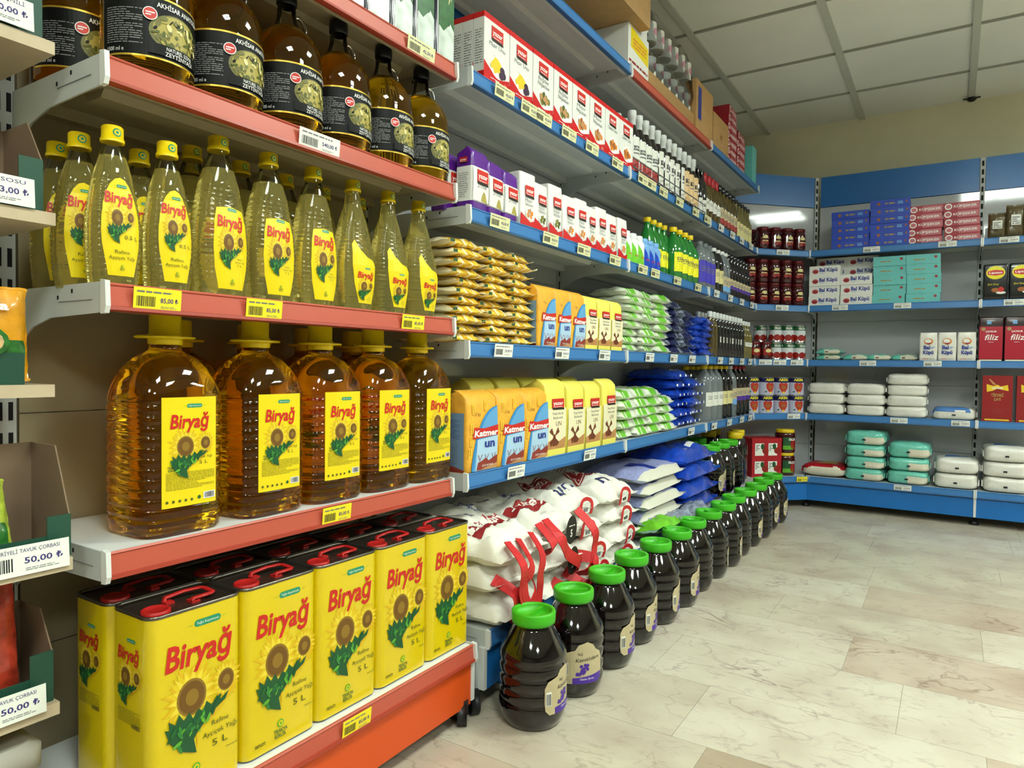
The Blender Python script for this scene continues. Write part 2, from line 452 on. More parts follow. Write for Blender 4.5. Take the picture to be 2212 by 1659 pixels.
for k in range(2):
    for i, z in enumerate(ZB):
        b = BASE if i == 0 else 0
        shelf_kind(.884, BD+b, 'rail_blue', 'lip_blue').place((EX[k]+.002, 4.62-b, z), 0, f'{NB[i]} shelf of the {["wide blue bay", "cut-off blue bay at the right edge"][k]} on the far wall', 'shelves on the far wall')
# corner shelves (trapezoids)
CW = .3677; CD = .2135
KC = []
for b in (0, BASE):
    K = Kind('corner_shelf', 'shelf'); p = MB()
    pl = [(0+b*.3, -b+.004), (CW-b*.3, -b+.004), (CW+.185, CD-.004), (-.175, CD-.004)]
    p.ext(pl, 'z', -.02, -.003, 'paint_grey')
    K.add('shelf_panel', p)
    r = MB(); rail(r, b*.3+.002, CW-b*.3-.002, 'rail_blue', 'lip_blue'); r.v = [(x, y-b, z) for x, y, z in r.v]
    K.add('price_rail', r)
    for xx in (b*.3, CW-b*.3):
        K.add('end_cap', MB().box(xx-.004, xx+.004, -b-.009, -b+.02, -.044, .003, 'paint_white'))
    KC.append(K)
for i, z in enumerate(ZB):
    (l, rz) = DG(0, 0, z)
    KC[1 if i == 0 else 0].place(l, rz, f'{NB[i]} short shelf of the angled corner bay', 'corner shelves')

def unit(w, base_depth, kick, header, label, loc, rz, H=2.10, left=True, kz=(.05, .15), wing=(0.0, 0.0), D=BD, lx=0.0):
    r = link('shelving_unit', None); r.location = loc; r.rotation_euler = (0, 0, rz)
    tag(r, label, 'shelving unit', 'shelving bays')
    y = D; p = MB()
    x0, x1 = -wing[0], w+wing[1]
    zt = H-.195 if header else H
    zz = [.06, .36, .76, 1.16, 1.56, zt]
    for a, b_ in zip(zz, zz[1:]): p.box(x0+.012, x1-.012, y+.004, y+.016, a+.001, b_-.001, 'panel_white' if header else 'panel_warm')
    link('back_panel', p.mesh('back_panel'), r)
    if header: link('header_panel', MB().box(x0+.014, x1-.014, y-.002, y+.018, zt+.002, H, 'header_blue').mesh('header_panel'), r)
    for xx in ([x0+lx] if left else [])+[x1]:
        far = header and rz < PI/2-.1; hw_ = .011 if far else .016
        u = MB(); u.box(xx-hw_, xx+hw_, y-.006, y+.035, .02, H, 'paint_grey')
        z = .1
        while z < H-.02:
            for dx in ((0,) if far else (-.0075, .0075)): u.box(xx+dx-(.0055 if far else .0033), xx+dx+(.0055 if far else .0033), y-.0068, y-.0058, z, z+.03, 'slot_shade')
            z += .05
        link('upright', u.mesh('upright'), r)
    k = MB(); k.box(.006, w-.006, -base_depth+.004, -base_depth+.008, kz[0], kz[1], kick)
    k.box(.006, w-.006, -base_depth+.004, -base_depth+.02, kz[0]-.002, kz[0], kick)
    link('kick_plate', k.mesh('kick_plate'), r)
    for xx in ((0.0, w) if left else (w,)):
        f = MB(); f.box(xx-.006, xx+.006, -base_depth+.001, -base_depth+.02, .05, .155, 'paint_white'); f.box(xx-.014, xx+.014, -base_depth+.02, y+.03, .045, .145, 'paint_grey')
        link('base_leg', f.mesh('base_leg'), r)
        f2 = MB().lathe([(.022, 0), (.024, .006), (.02, .02), (.008, .024), (.008, .05)], 'foot_black', 12, cx=xx, cy=-base_depth+.05)
        link('levelling_foot', f2.mesh('levelling_foot'), r)
    return r
unit(RY1-RY0, BASE, 'kick_orange', None, 'red-railed shelving bay with orange kick plate, nearest the camera', (-D0, RY0, 0), PI/2, kz=(.045, .145), lx=-.012)
for k in range(3):
    unit(BY[k+1]-BY[k], BASE, 'kick_blue', True, 'back frame of the '+BAY[k], (-D0-.004, BY[k], 0), PI/2, left=(k == 0))
l, rz = DG(0, 0, 0)
unit(CW, BASE, 'kick_blue', True, 'narrow angled blue bay filling the corner of the room', l, rz, wing=(.181, .194), D=CD, left=False)
unit(.888, BASE, 'kick_blue', True, 'wide blue shelving bay on the far wall', (EX[0], 4.62, 0), 0, left=False)
unit(.888, BASE, 'kick_blue', True, 'blue shelving bay cut off by the right edge of the view', (EX[1], 4.62, 0), 0, left=False)
# ---------------------------------------------------------------- print colours
mat('p_yellow', 'e8cf10', .38, var=.02); mat('tin_yellow', 'd9bf0a', .22, coat=.3, var=.02, vs=8)
mat('p_gold', 'd8ae10', .45); mat('p_gold2', 'c79c18', .45); mat('p_petal', 'dcbf1c', .45); mat('p_petal2', 'e6cd3a', .45); mat('p_brown', '6d4a14', .5); mat('p_brown2', '8b6a22', .5); mat('p_red', 'c4231b', .4)
mat('p_green', '1b5e2b', .45); mat('p_dgreen', '17512c', .45); mat('p_teal', '1f8a63', .4); mat('p_leaf2', '2f7a34', .45); mat('p_white', 'efefec', .4); mat('p_olive', '4c5518', .5)
mat('p_lgreen', '5aa52e', .45); mat('tin_rim', '6e6a62', .3, metal=.9); mat('tin_lid', '5e5248', .28, metal=.85)
mat('red_plastic', 'ac1c1a', .35); mat('cap_yellow', 'e8c80c', .35); mat('black_plastic', '141416', .35)

def flower(c, m1, m2, x, y, r, k=1.0, l=1, seed=0):
    c.star('p_gold', x, y, r*.80, r*1.22, 23, l, seed, k)
    c.star('p_petal', x, y, r*.66, r*1.12, 19, l+.4, seed+1, k); c.star('p_petal2', x, y, r*.55, r*.98, 15, l+.8, seed+2, k)
    c.ell('p_brown2', x, y, r*.60, r*.60*k, l+2, 20); c.ell('p_brown', x, y, r*.52, r*.52*k, l+3, 20)
    c.ell('p_brown2', x, y, r*.27, r*.27*k, l+4, 14)
def cluster(text_w=.74):                 # wordmark, sunflowers and leaves in units of the label width
    c = Canvas()
    c.rrect('p_teal', .43, 1.665, .73, 1.735, .034, 1)
    c.text('p_white', 'Yağın Kuyumcusu', .58, 1.688, .026, 2, w=.25)
    for s in (-1, 1): c.poly('p_lgreen', [(.58+s*.17, 1.70), (.58+s*.25, 1.705+.01*s), (.58+s*.17, 1.694)], 1)
    c.text('p_red', 'Biryağ', .475, 1.31, .24, 3, w=text_w*.97, shear=.14, bold=.026)
    flower(c, 'p_yellow', 0, .40, .98, .27, 1.15, 1, 3)
    flower(c, 'p_yellow', 0, .79, 1.02, .16, 1.2, 1, 8)
    c.poly('p_dgreen', [(.45, .40), (.30, .47), (.17, .60), (.11, .76), (.16, .74), (.15, .83), (.22, .77), (.26, .86), (.31, .78), (.37, .84), (.41, .76), (.47, .84), (.52, .79), (.56, .88), (.62, .82), (.68, .89), (.73, .84), (.82, .90), (.78, .82), (.64, .75), (.50, .66), (.42, .55)], 5)
    rd = random.Random(9)
    for i in range(26):
        t = rd.random(); x, y = .14+.56*t, .74+.12*t-.10*math.sin(PI*t)+rd.uniform(-.07, .05)
        if t < .45: y -= rd.uniform(0, .26)*(1-abs(t-.25)*3)
        c.ell(rd.choice(('p_dgreen', 'p_green', 'p_leaf2', 'p_lgreen')), x, y, .055, .018, 6+i % 2, 8, rd.uniform(.2, 2.2))
    for x, y in ((.30, .68), (.38, .62), (.52, .76), (.27, .57)): c.ell('p_lgreen', x, y, .03, .010, 7, 6, .9)
    c.poly('p_gold', [(.86, .93), (.92, 1.05), (.88, .88), (.70, .72), (.48, .60), (.46, .42), (.45, .62), (.66, .76)], 1)
    return c
def rafine(c, x, y, k, s):
    c.text('p_olive', 'Rafine', x, y+.10*k, .05*k, 2, w=.20*k, shear=.1); c.text('p_olive', 'Ayçiçek Yağı', x, y, .052*k, 2, w=.40*k, shear=.1)
    c.text('p_olive', s, x, y-.12*k, .07*k, 2, w=.06*len(s)*k)
def coop(c, x, y, k):
    c.ell('p_lgreen', x, y+.10*k, .045*k, None, 1); c.ell('p_yellow', x, y+.10*k, .03*k, None, 2); c.ell('p_lgreen', x, y+.10*k, .016*k, None, 3)
    c.text('p_green', 'TRAKYA', x, y, .042*k, 2, w=.19*k, bold=.02); c.text('p_green', 'BİRLİK', x, y-.055*k, .042*k, 2, w=.16*k, bold=.02)

# ---------------------------------------------------------------- five litre tins
TW, TD, TH = .1565, .107, .293
tin = Kind('oil_tin', 'oil tin')
b = MB(); hw, hd = TW/2, TD/2
b.loft([rring(hw-.002, hd-.002, .017, .001), rring(hw-.0007, hd-.0007, .018, .004)], 'tin_rim', True, False)
b.loft([rring(hw-.0007, hd-.0007, .018, .004), rring(hw-.0007, hd-.0007, .018, .288)], 'tin_yellow', False, False)
b.loft([rring(hw-.0007, hd-.0007, .018, .288), rring(hw+.0003, hd+.0003, .019, .2885), rring(hw+.0003, hd+.0003, .019, TH), rring(hw-.0025, hd-.0025, .0165, TH), rring(hw-.0025, hd-.0025, .0165, TH-.004)], 'tin_rim', False, False)
c = Canvas().add(cluster(), 0, 0, 1); rafine(c, .72, .50, 1, '5 L'); coop(c, .45, .15, 1)
c.text('p_olive', 'ONGUNLAR', .86, .30, .02, 2); c.lines('p_olive', .10, .10, .24, .14, 2)
b.decal(Canvas().add(c, -TW/2+.006, .004, TW*.98, TW*.96), flat_front(-hd+.0007))
side = Canvas().add(cluster(), 0, 0, 1); side.lines('p_olive', .12, .62-.55, .9, .36, 9, 1, 5, .3); side.bars('ink', .6, .02, .9, .1)
sm_ = lambda a, b_, h: (-hw+.0007-h, -a, b_)
b.decal(Canvas().add(side, -TD/2+.014, .120, TD*.72), sm_)
tin.add('body', b)
t = MB(); t.loft([rring(hw-.0025, hd-.0025, .0165, TH-.004), rring(hw-.008, hd-.008, .013, TH-.0055)], 'tin_lid', False, True); tin.add('lid', t)
k = MB(); k.lathe([(.021, TH-.006), (.021, TH-.001), (.018, TH+.0005), (.0175, TH-.0005), (.004, TH-.0005)], 'red_plastic', 20, cx=-.048, cy=-.018); tin.add('pouring_cap', k)
h = MB(); z = TH+.003
h.tube([(-.018, .012, TH-.004), (-.016, .012, z-.001), (.016, .014, z+.001), (.044, .012, z), (.047, .004, z), (.045, -.020, z-.001), (.040, -.024, z-.001), (.010, -.022, z-.002), (.008, -.022, z-.005)], .0048, 'red_plastic', 8, flat=.55)
h.box(-.022, -.008, -.002, .012, TH-.006, TH-.002, 'red_plastic'); h.box(.006, .020, -.026, -.010, TH-.006, TH-.002, 'red_plastic')
tin.add('handle', h)
for r_, dep in ((0, 0), (1, 1)):
    for i in range(5):
        y = .552+.158*i+TW/2+.001
        l, rz = ((-.966-TD/2-dep*(TD+.003), y+dep*-.002, ZR[0]-.003), PI/2+RD.uniform(-.006, .006))
        tin.place(l, rz, f'yellow sunflower oil tin, {nth(i, 5)} in the {"front" if not dep else "back"} row of tins', 'yellow oil tins')

# ---------------------------------------------------------------- five litre bottles
def liquid(name, col, rough=.02, ior=1.45, sat=1):
    return mat(name, col, rough, trans=sat, ior=ior)
liquid('oil_amber', 'f7b410', .02, 1.40, .985); liquid('oil_pale', 'f4e88e', .02, 1.33, .90); liquid('oil_olive', 'efb00c', .02, 1.38, .985)
shell_mat('clear_shell', 'f1f1ea'); shell_mat('film', 'e8ecef', .12)
P5 = Kind('oil_jug', 'oil bottle')
def body5(z):
    g = interp([(0, .90), (.006, .96), (.03, .99), (.215, 1.0), (.232, .985), (.25, .93), (.27, .80), (.285, .62), (.293, .42), (.296, .34), (.312, .32)], z)
    if .02 < z < .225: g -= .038*max(0, math.cos(2*PI*(z-.03)/.0165))**3
    return g
b = MB(); rings = []; zz = [0, .003, .006, .012, .018]+[.02+.00275*i for i in range(75)]+[.228, .236, .244, .252, .26, .268, .276, .283, .289, .293, .297, .302, .309]
for z in zz:
    g = body5(z); p = interp([(0, 4.2), (.21, 4.2), (.25, 3.0), (.29, 2.2), (.31, 2)], z)
    r = sring(.0750*g, .070*g, p, z, 40)
    if z > .225:
        fl_ = interp([(.225, 0), (.25, .018), (.285, .0)], z); r = [(x*(1-fl_*(i % 4 == 0)), y*(1-fl_*(i % 4 == 0)), q) for i, (x, y, q) in enumerate(r)]
    rings.append(r)
b.loft(rings, 'oil_amber'); P5.add('bottle', b)
def fmap5(a, b_, h):
    hw_, hd_ = .0755, .0703; u = min(.999, abs(a)/hw_); return (a, -hd_*(1-u**4.2)**(1/4.2)-h, b_)
c = Canvas(); c.rect('p_yellow', 0, 0, 1, 1.86, 0)
c.add(cluster(), 0.02, .08, .96); rafine(c, .74, .80, .85, '5 L'); coop(c, .17, .66, .9)
c.lines('p_olive', .06, .30, .96, .60, 12, 1, 4, .28); c.rect('p_white', .74, .08, .97, .20, 1); c.bars('ink', .76, .095, .95, .19)
for i in range(5): c.ell('p_olive', .08+i*.11, .10, .025, None, 1, 10)
c.ell('p_green', .66, .12, .032, None, 1)
lb = MB(); lb.decal(Canvas().add(c, -.047, .047, .094), fmap5, su=.008, lift=.00035); P5.add('label', lb)
k = MB(); k.lathe([(.0245, .306), (.0265, .308), (.0265, .324), (.0245, .325), (.0245, .354), (.023, .357)], 'cap_yellow', 24); P5.add('cap', k)
h = MB(); h.tube([(.046*math.copysign(abs(math.cos(t))**.7, math.cos(t)), .027*math.sin(t), .3185) for t in [2*PI*i/24 for i in range(24)]], .0042, 'cap_yellow', 8, True, .6)
h.lathe([(.0255, .315), (.031, .316), (.031, .321), (.0255, .322)], 'cap_yellow', 20, cap0=False, cap1=False); P5.add('handle', h)
for i, (yc, tz) in enumerate(((.6575, 0), (.836, 0), (.996, 0), (1.153, .25), (1.308, .12))):
    P5.place((-1.034-.070, yc*.985+.012, ZR[1]-.003), PI/2+(RD.uniform(-.05, .03)), f'big five litre bottle of golden oil, {nth(i, 5)} in the front row', 'five litre oil bottles')
for i, yc in enumerate((.77, .93, 1.08, 1.225)):
    P5.place((-1.034-.213, yc, ZR[1]-.003), PI/2+RD.uniform(-.1, .1), f'big five litre oil bottle in the shaded back row, {nth(i, 4)}', 'five litre oil bottles')

# ---------------------------------------------------------------- half litre and one litre bottles
def squeeze(name, H, W_, prof, fill, lab, capr, tint='oil_pale'):
    K = Kind(name, 'oil bottle')
    hwf = lambda z: interp(prof, z/H)*W_/2
    hdf = lambda z: min(hwf(z), interp(prof, z/H)*W_/2*interp([(0, .8), (.6, .72), (.85, 1), (1, 1)], z/H))
    def ring(z, g=1):
        if H*.08 < z < H*.68: g *= 1-.036*(max(0, math.cos(2*PI*z/.0088))**2)
        return sring(hwf(z)*g, hdf(z)*g, interp([(0, 2.6), (.7, 2.3), (.9, 2)], z/H), z, 32)
    n = 110; zs = [H*.93*i/n for i in range(n+1)]; lo = [z for z in zs if z <= fill*H]; hi = [z for z in zs if z >= lo[-1]]
    b = MB(); b.loft([ring(z) for z in lo], tint); K.add('oil', b, label='pale yellow oil inside the clear bottle')
    s = MB(); s.loft([ring(z, 1.004) for z in hi], 'clear_shell', False, False); K.add('bottle', s)
    zc = H-.020
    cp = MB(); cp.lathe([(capr+.0015, zc-.004), (capr+.0015, zc+.001), (capr, zc+.001), (capr, H-.002), (capr-.002, H)], 'cap_yellow', 20)
    cp.decal(Canvas(), cyl(capr))
    e = Canvas(); e.ell('p_teal', 0, 0, .0062, None, 0, 14); e.ell('cap_yellow', 0, 0, .0042, None, 1, 14); e.ell('p_teal', 0, 0, .0022, None, 2, 10)
    cp.decal(e, cyl(capr, zc+.009)); K.add('cap', cp)
    def fm_(a, z, h):
        hw_, hd_ = hwf(z)*1.004, hdf(z)*1.004; u = min(.985, abs(a)/hw_); return (a, -hd_*(1-u**2.5)**(1/2.5)-h, z)
    l = MB(); l.decal(lab, fm_, su=.007, sv=.012, lift=.00035); K.add('label', l)
    if H > .25:
        em = MB(); zz_ = H*.60
        for t in range(10):
            a = 2*PI*t/10; x, z = .008*math.cos(a)+.006, zz_+.008*math.sin(a); p = fm_(x, z, .0008); em.lathe([(.0001, p[2]-.0013), (.0013, p[2]), (.0001, p[2]+.0013)], 'clear_shell', 6, cx=p[0], cy=p[1])
        K.add('embossed_sun', em)
    return K
PR = [(0, .78), (.02, .86), (.10, .93), (.22, .99), (.34, 1), (.45, .97), (.58, .84), (.70, .68), (.80, .50), (.86, .37), (.89, .31), (.93, .29), (1, .29)]
def lab_oval(w, h, vol, z0, oval=True, big=False):
    c = Canvas(); n = 16; pts = []
    if oval:
        for i in range(n+1):
            t = -PI*.17+(PI*1.34)*i/n; pts.append((w/2*math.cos(t), h*.45+(h*.55)*math.sin(t) if math.sin(t) > 0 else h*.45+h*.5*math.sin(t)))
        pts += [(-w*.34, 0), (w*.34, 0)]
    else:
        pts = [(-w*.36, 0), (w*.36, 0), (w*.47, h*.25), (w*.5, h*.5), (w*.46, h*.8), (w*.38, h*.97), (0, h), (-w*.38, h*.97), (-w*.46, h*.8), (-w*.5, h*.5), (-w*.47, h*.25)]
    cc = Canvas(); cc.poly('p_yellow', [(x, y+z0) for x, y in pts], 0)
    k = w*.92; ky = h*(.455 if oval else .56); yb = z0+h*(.93 if oval else .985)-ky*1.74
    cc.add(cluster(.80), -k*.53, yb, ky, k)
    if oval: cc.text('p_olive', vol, k*.26, yb+ky*.52, h*.040, 2, w=k*.40); cc.text('p_olive', 'Rafine', 0, z0+h*.225, h*.034, 2, w=k*.42); cc.text('p_olive', 'Ayçiçek Yağı', 0, z0+h*.165, h*.034, 2, w=k*.74)
    else: rafine(cc, k*.22, yb+ky*.56, k*.85, vol)
    coop(cc, 0, z0+h*.07, k*.85)
    return cc
def lab_swoosh(w, h, z0):
    cc = Canvas(); pts = [(-w*.22, 0), (w*.40, .0), (w*.5, h*.3), (w*.5, h*.62), (w*.38, h*.70), (w*.1, h*.74), (-w*.18, h*.84), (-w*.36, h), (-w*.47, h*.92), (-w*.5, h*.6), (-w*.42, h*.3)]
    cc.poly('p_yellow', [(x, y+z0) for x, y in pts], 0)
    k = w*.8; yb = z0-k*.42+h*.05; cc.add(cluster(.85), -k*.48, yb, k*.98, k); rafine(cc, k*.25, yb+k*.45, k*.7, '1 L'); return cc
HB = squeeze('oil_bottle', .240, .076, PR, .82, lab_oval(.054, .145, '0.5 L', .0165), .0150)
LB = squeeze('oil_bottle', .277, .100, PR, .80, lab_oval(.066, .140, '1 L', .015, False), .0165)
SB = squeeze('oil_bottle', .277, .104, [(0, .70), (.03, .8), (.2, .94), (.34, 1), (.45, .96), (.6, .74), (.72, .52), (.82, .34), (.89, .29), (.93, .28), (1, .28)], .90, lab_swoosh(.066, .130, .018), .0160)
zs_ = ZR[2]-.003
for i, (K, y, d) in enumerate(((HB, .555, .048), (HB, .640, .048), (LB, .737, .056), (LB, .842, .058), (LB, .948, .058), (SB, 1.057, .060), (SB, 1.165, .060), (SB, 1.270, .060))):
    desc = 'half litre pale oil bottle with oval label' if K is HB else 'one litre pale oil bottle with straight-topped label' if K is LB else 'one litre oil bottle with wavy-topped label'
    K.place((-D0-d, y, zs_), PI/2+RD.uniform(-.06, .06), f'{desc}, {nth(i, 8)} in front', 'small oil bottles')
for i, (K, y, d) in enumerate(((HB, .545, .125), (HB, .640, .128), (HB, .550, .205), (HB, .638, .21), (LB, .745, .145), (LB, .85, .15), (LB, .955, .15), (SB, 1.07, .165), (SB, 1.18, .165), (LB, .80, .235), (LB, 1.00, .235))):
    K.place((-D0-d, y, zs_), PI/2+RD.uniform(-.2, .2), f'{"half" if K is HB else "one"} litre oil bottle {["behind the front row", "in the deepest row"][d > .19]}, {ORD[i]} of the hidden ones', 'small oil bottles')

# ---------------------------------------------------------------- olive oil bottles
mat('gold', 'c9a83c', .3, metal=.5); mat('label_black', '08090a', .5, spec=.25); mat('p_khaki', 'a89a4c', .5); mat('p_khaki2', '6b6a34', .5); mat('p_pale', 'd9cf93', .5); mat('p_grey', '8e8e8e', .5)
O = Kind('olive_oil_bottle', 'oil bottle')
op = [(.060, 0), (.064, .004), (.066, .012), (.066, .135), (.0655, .146), (.063, .160), (.057, .175), (.047, .189), (.035, .199), (.026, .206), (.022, .214), (.0185, .226), (.0172, .238), (.0165, .254)]
k_ = 9
b = MB(); b.lathe(op[:k_+1], 'oil_olive', 32); O.add('oil', b)
s = MB(); s.lathe([(r*1.005, z) for r, z in op[k_:]], 'clear_shell', 28, cap0=False, cap1=False); O.add('neck', s)
h = MB(); h.tube([(.017, 0, .236), (.028, 0, .240), (.040, 0, .234), (.046, 0, .222), (.045, 0, .208), (.038, 0, .197)], .0042, 'clear_shell', 8); O.add('ring_handle', h)
c_ = MB(); c_.lathe([(.0175, .249), (.0190, .251), (.0195, .268), (.018, .276), (.013, .279)], 'black_plastic', 20, cap0=False); O.add('cap', c_)
c = Canvas(); c.rect('label_black', -.104, .027, .104, .121, 0); c.rect('gold', -.104, .027, .104, .0298, 1); c.rect('gold', -.104, .1182, .104, .121, 1)
c.lines('p_grey', -.095, .046, -.040, .100, 16, 1, 3, .35); c.text('p_white', '1500 ml e', -.094, .034, .006, 1, al='l')
pc = .014
c.ell('p_khaki2', pc, .070, .046, .030, 1, 26); c.ell('p_khaki', pc, .072, .041, .026, 2, 24)
rr = random.Random(4)
for i in range(80):
    a, q = rr.uniform(0, 2*PI), rr.uniform(0, 1)**.5; c.ell(rr.choice(('label_black', 'p_pale', 'p_olive',  'p_khaki2', 'p_khaki2', 'p_olive', 'p_khaki')), pc+.038*q*math.cos(a), .071+.025*q*math.sin(a), rr.uniform(.002, .007), rr.uniform(.001, .004), 3+i % 2, 7, rr.uniform(0, 3))
c.rect('label_black', pc-.046, .034, pc+.046, .050, 5)
c.text('p_white', 'AKHİSAR ANATOLİA', pc+.005, .1045, .0072, 2, w=.080, bold=.01)
c.ell('p_white', -.034+.004, .092, .0098, None, 5); c.ell('p_red', -.030, .092, .0085, None, 6); c.lines('p_white', -.036, .089, -.024, .096, 2, 7)
c.text('p_white', 'NATUREL SIZMA', pc, .0425, .0056, 6, w=.044); c.text('p_white', 'ZEYTİNYAĞI', pc, .034, .0066, 6, w=.048)
c.lines('p_grey', .062, .045, .095, .105, 12, 1, 9, .3)
l = MB(); l.decal(c, cyl(.0663), su=.006, lift=.0003); O.add('label', l)
for i, y in enumerate((.622, .755, .892, 1.024, 1.158, 1.288)):
    O.place((-D0-.070, y, ZR[3]-.003), PI/2+RD.uniform(-.05, .05)+.0, f'round olive oil bottle with black label, {nth(i, 6)} in the front row', 'olive oil bottles')
for i, y in enumerate((.585, .735, .88, 1.02, 1.15)):
    O.place((-D0-.212, y, ZR[3]-.003), PI/2+RD.uniform(-.1, .1), f'olive oil bottle standing behind the front row, {nth(i, 5)}', 'olive oil bottles')

# ---------------------------------------------------------------- packs on the top red-railed shelf
mat('p_leaf', '1f5f2a', .3, coat=.5, var=.35, vs=40); mat('p_navy', '14182e', .25, coat=.4); mat('p_cloud', 'c9d6cf', .3, coat=.4, var=.3, vs=25)
G = Kind('foil_pack', 'pack')
b = MB()
for z0, z1, m in ((0, .24, 'p_navy'),): b.loft([rring(.0355, .045, .006, z0+.001), rring(.0365, .046, .006, z0+.02), rring(.0365, .046, .006, z1-.02), rring(.0355, .02, .004, z1)], m)
c = Canvas(); c.poly('p_cloud', [(-.024, .006), (.034, .006), (.034, .075), (.01, .085), (-.02, .11)], 0); c.poly('p_leaf', [(-.024, .075), (-.005, .065), (.02, .09), (.034, .06), (.034, .215), (-.024, .215)], 1)
c.poly('p_cloud', [(.034, .03), (.034, .075), (.02, .09), (-.0, .06), (-.015, .03)], 2)
for i in range(7): c.ell('p_pale', rr.uniform(-.018, .03), rr.uniform(.13, .2), .0018, .014, 3, 7, rr.uniform(-.5, .5))
c.rect('p_white', -.0285, .004, -.0255, .222, 1)
b.decal(c, flat_front(-.0461), sv=.03); G.one(b)
for i in range(9):
    G.place((-D0-.05, 1.293-.0745*i, ZR[4]-.003), PI/2, f'tall dark pack with green leaf print, {ORD[i]} from the right, highest red-railed shelf', 'green leaf packs')
# ---------------------------------------------------------------- builders for bags, boxes, bottles, cans
def pillow(w, d, h, fm, seed=0, nx=14, ny=10, fin='x', finlen=.012, mfin=None, crump=.0025, sharp=3.0, low=.28, ridge=0.0):
    """filled bag lying flat: fm(u, v, side) names the print colour at a place on it"""
    mb = MB(); off = seed*7.31
    def P(i, j, top):
        u, v = -1+2*i/nx, -1+2*j/ny
        e = max(0, (1-abs(u)**sharp))*max(0, (1-abs(v)**sharp)); g = e**.45
        n = noise.noise(Vector((u*2.2+off, v*2.2, off*.3)))*crump*2.2+noise.noise(Vector((u*6+off, v*6, top)))*crump
        if ridge: n += -ridge*(abs(noise.noise(Vector((u*3.1+v*1.3+off, v*2.6-u, 2))))+.5*abs(noise.noise(Vector((u*7+off, v*6+u*3, 8)))))
        zb = h*low*(1-g); zt = h*low+(h*(1-low))*g
        if fin == 'x' and abs(u) > .99: zt = zb = h*(low+.1)
        elif fin == 'y' and abs(v) > .99: zt = zb = h*(low+.1)
        z = (zt+n*min(1, g*1.5)) if top else zb+abs(n)*.3*(g < .9)
        k = 1-.05*(1-g)
        return (u*w/2*(1 if fin == 'x' else k)+noise.noise(Vector((v*3+off, top, 5)))*crump, v*d/2*(1 if fin == 'y' else k), z)
    for top in (1, 0):
        b = len(mb.v)
        for j in range(ny+1):
            for i in range(nx+1): mb.v.append(P(i, j, top))
        for j in range(ny):
            for i in range(nx):
                q = [b+j*(nx+1)+i, b+j*(nx+1)+i+1, b+(j+1)*(nx+1)+i+1, b+(j+1)*(nx+1)+i]
                mb.face(q if top else q[::-1], fm(-1+2*(i+.5)/nx, -1+2*(j+.5)/ny, top), True)
    if finlen:                                  # crimped seals at both ends
        m = mfin or fm(0, 0, 1)
        for s in (-1, 1):
            n = ny if fin == 'x' else nx; pts0, pts1 = [], []
            for k in range(n+1):
                t = -1+2*k/n; zz = h*(low+.1); jag = finlen*(1 if k % 2 else .82)+noise.noise(Vector((t*2+off, s, 3)))*finlen*.3
                dz = noise.noise(Vector((t*1.5, s*3+off, 9)))*finlen*.8
                if fin == 'x': pts0.append((s*w/2, t*d/2*1, zz)); pts1.append((s*(w/2+jag), t*d/2*.97, zz+dz))
                else: pts0.append((t*w/2, s*d/2, zz)); pts1.append((t*w/2*.97, s*(d/2+jag), zz+dz))
            b = len(mb.v); mb.v += pts0+pts1
            for k in range(n): mb.face((b+k, b+k+1, b+n+2+k, b+n+1+k), m, True)
    return mb
def brick(w, d, h, mf, front=None, left=None, top='fold', seed=0, bulge=.003, su=.02, sv=.02):
    """standing paper bag with a folded top"""
    mb = MB(); off = seed*3.7; hw, hd = w/2, d/2; N = 8
    hs = h*(.90 if top == 'fold' else .97)
    def ring(z, k=1.0, kd=1.0, dy=0):
        t = z/hs; bb = bulge*math.sin(PI*min(1, max(0, t)))
        r = rring((hw+bb*.5)*k, (hd+bb)*kd, min(.008, hd*kd*.8), z, 5)
        return [(x+noise.noise(Vector((x*30+off, y*30, z*25)))*.0022, y+dy+noise.noise(Vector((x*30, y*30+off, z*25+4)))*.0015, q) for x, y, q in r]
    rings = [ring(.0005, .97, .95)]+[ring(.004+(hs-.004)*i/N) for i in range(N+1)]
    if top == 'fold': rings += [ring(h*.95, 1.0, .55, -d*.1), ring(h*.985, 1.0, .14, -d*.15), ring(h, .99, .05, -d*.02)]
    elif top == 'flat': rings += [ring(h*.99, .99, .96), ring(h, .96, .86)]
    mb.loft(rings, mf)
    def fy(a, z): return hd+bulge*math.sin(PI*min(1, max(0, z/hs)))+.0016
    if front: mb.decal(front, lambda a, b, q: (a, -fy(a, b)-q, b), su=su, sv=sv)
    if left: mb.decal(left, lambda a, b, q: (-(hw+bulge*.5*math.sin(PI*min(1, max(0, b/hs)))+.0016)-q, -a, b), su=None, sv=sv)
    return mb
def carton(w, d, h, m, front=None, left=None, topm=None):
    mb = MB(); mb.box(-w/2, w/2, -d/2, d/2, 0, h, m)
    if topm: mb.box(-w/2-.0002, w/2+.0002, -d/2-.0002, d/2+.0002, h-.0015, h+.0002, topm)
    if front: mb.decal(front, flat_front(-d/2))
    if left: mb.decal(left, lambda a, b, q: (-w/2-q, -a, b))
    return mb
def bottle(name, prof, m, cap, label=None, lr=None, n=18, turn=0.0, capm='cap_yellow', part='bottle', cat='bottle', band=None):
    K = Kind(name, cat); b = MB(); b.lathe(prof, m, n); K.add(part, b)
    if cap:
        c = MB(); c.lathe(cap, capm, 14, cap0=False); K.add('cap', c)
    if label:
        l = MB(); l.decal(label, cyl(lr+.0006, 0, turn), su=lr*.25, lift=.0003); K.add('label', l)
    return K
